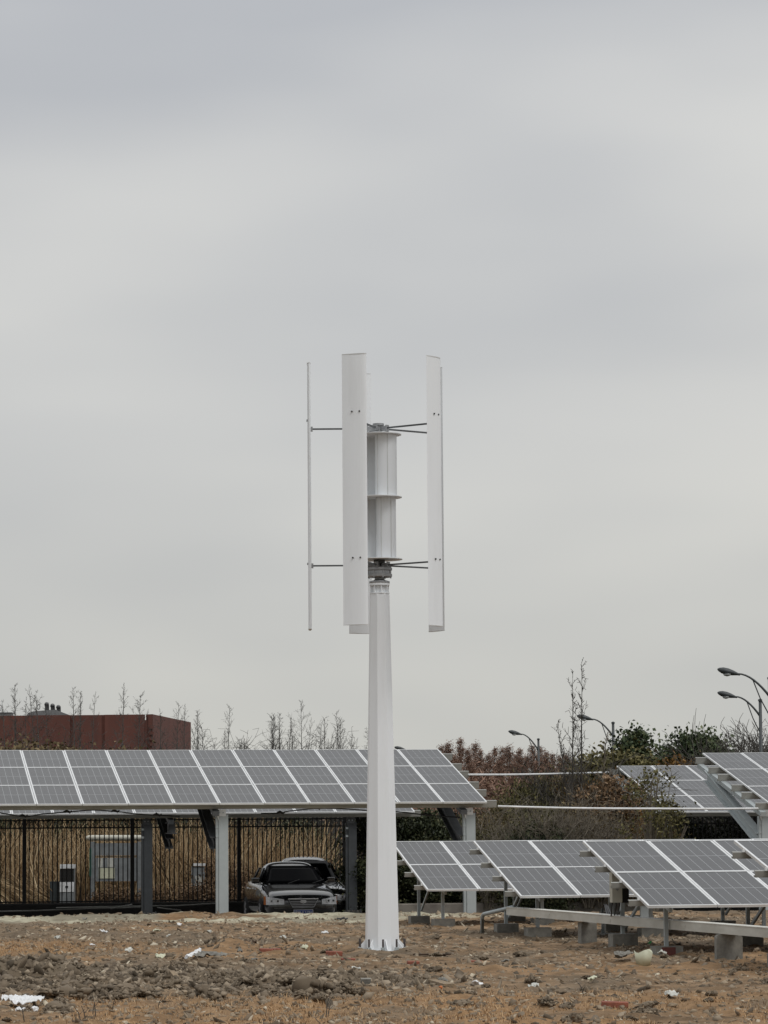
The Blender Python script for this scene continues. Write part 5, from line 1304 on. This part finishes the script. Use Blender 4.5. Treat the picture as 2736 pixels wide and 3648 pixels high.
brick(948, 3392, .20, 'red brick sunk in the earth below the black sedan', .03, None); brick(985, 3392, .12, 'broken red brick end beside the sunken red brick', .2, None)
brick(1190, 3394, .24, 'red brick just left of the turbine base', .02, None); brick(1240, 3393, .20, 'red brick almost touching the turbine base bolts', .02, None)
brick(1472, 3440, .16, 'dull red brick fragment right of the turbine foot, by the plank', .1, None); brick(1692, 3437, .18, 'bright red brick fragment alone on the open earth', .1, None)
brick(2190, 3595, .26, 'half-buried dark red brick low in the stony earth', -.05, None)
def plank(px0, py0, px1, py1, w_, h, mt, label, lift=.02):
    a, c = ground(px0, py0), ground(px1, py1); a.z = hz(a.x, a.y) + lift; c.z = hz(c.x, c.y) + lift
    b = MB(); b.beam(a, c, w_, h); tag(b.build('plank', M[mt]), label, 'plank')
plank(1476, 3403, 1602, 3408, .08, .022, 'rust_wood', 'dark thin plank lying right of the turbine foot')
plank(612, 3503, 655, 3494, .06, .03, 'wood', 'pale wood batten on the clay ridge')
plank(618, 3512, 664, 3503, .05, .025, 'wood', 'second pale batten just below the first on the clay ridge')
plank(1545, 3500, 1600, 3515, .12, .03, 'wood', 'pale slab of wood beside the tiny orange scrap')
g = ground(1302, 3503); b = MB(); b.box((-.055, -.02, -.03), (.055, .02, .085)); o = b.build('tile', M['concrete']); o.location = (g.x, g.y, hz(g.x, g.y)); o.rotation_euler = (.35, 0, .15); tag(o, 'small square tile stuck upright in the earth below the turbine', 'tile')
# --- straw
rg = np.random.default_rng(111)
def straw(name, xy, hmin, hmax, label):
    n = len(xy); h = rg.uniform(hmin, hmax, n); a = rg.uniform(0, 6.28, n); ln = rg.uniform(.3, 1.6, n) * h
    p = np.stack([xy[:, 0], xy[:, 1], height(xy[:, 0], xy[:, 1]) - .01], 1); wv = np.stack([np.cos(a + 1.57), np.sin(a + 1.57), 0 * a], 1) * rg.uniform(.002, .0045, n)[:, None]
    mid = p + np.stack([np.cos(a) * ln * .4, np.sin(a) * ln * .4, h * .7], 1); tip = p + np.stack([np.cos(a) * ln, np.sin(a) * ln, h], 1)
    v = np.stack([p - wv, p + wv, mid + wv * .8, mid - wv * .8, tip + wv * .15, tip - wv * .15], 1).reshape(-1, 3)
    k = np.arange(n)[:, None] * 6; f = np.concatenate([k + np.array([[0, 1, 2, 3]]), k + np.array([[3, 2, 4, 5]])])
    o = stuff(obj(name, np_mesh(name, v, f, M['straw'], np.tile(np.clip(rg.normal(.5, .25, n), 0, 1), 2)))); tag(o, label, 'grass')
xy = scatter(45000, 27, 36.5, rg, 1.0); mk = soil_masks(xy[:, 0], xy[:, 1])[:, 0]; xy = xy[rg.random(len(xy)) < mk * (.25 + .75 * smooth((fbm(xy[:, 0] * 2, xy[:, 1], 3) - .38) / .2))]
straw('dry_grass', xy, .01, .055, 'orange dry grass matted over the earth below the clay ridge')
n = 9000; xy = np.stack([rg.normal(-6.0, 1.1, n), rg.normal(50.5, 2.2, n)], 1)
straw('dry_grass', xy, .01, .06, 'orange dry grass patch beyond the clay ridge, by the pale sand')
# dark upright weed stalks
for i, (x, y) in enumerate([(330, 3620), (342, 3625), (305, 3632), (400, 3610), (1160, 3610), (1168, 3618), (560, 3590), (2080, 3545), (88, 3640), (290, 3640)]):
    g = ground(x, y); b = MB(); z = hz(g.x, g.y); h = random.uniform(.10, .24); l_ = random.uniform(-.08, .08)
    b.tube([(g.x, g.y, z - .02), (g.x + l_ * .4, g.y, z + h * .6), (g.x + l_, g.y, z + h)], [.006, .004, .002], 4)
    b.tube([(g.x + l_ * .3, g.y, z + h * .45), (g.x + l_ * .3 + .05, g.y, z + h * .8)], [.003, .0015], 3)
    tag(b.build('weed_stalk', M['bark']), 'thin dark dead weed stalk sticking up from the straw', 'weed', 'dead weed stalks')
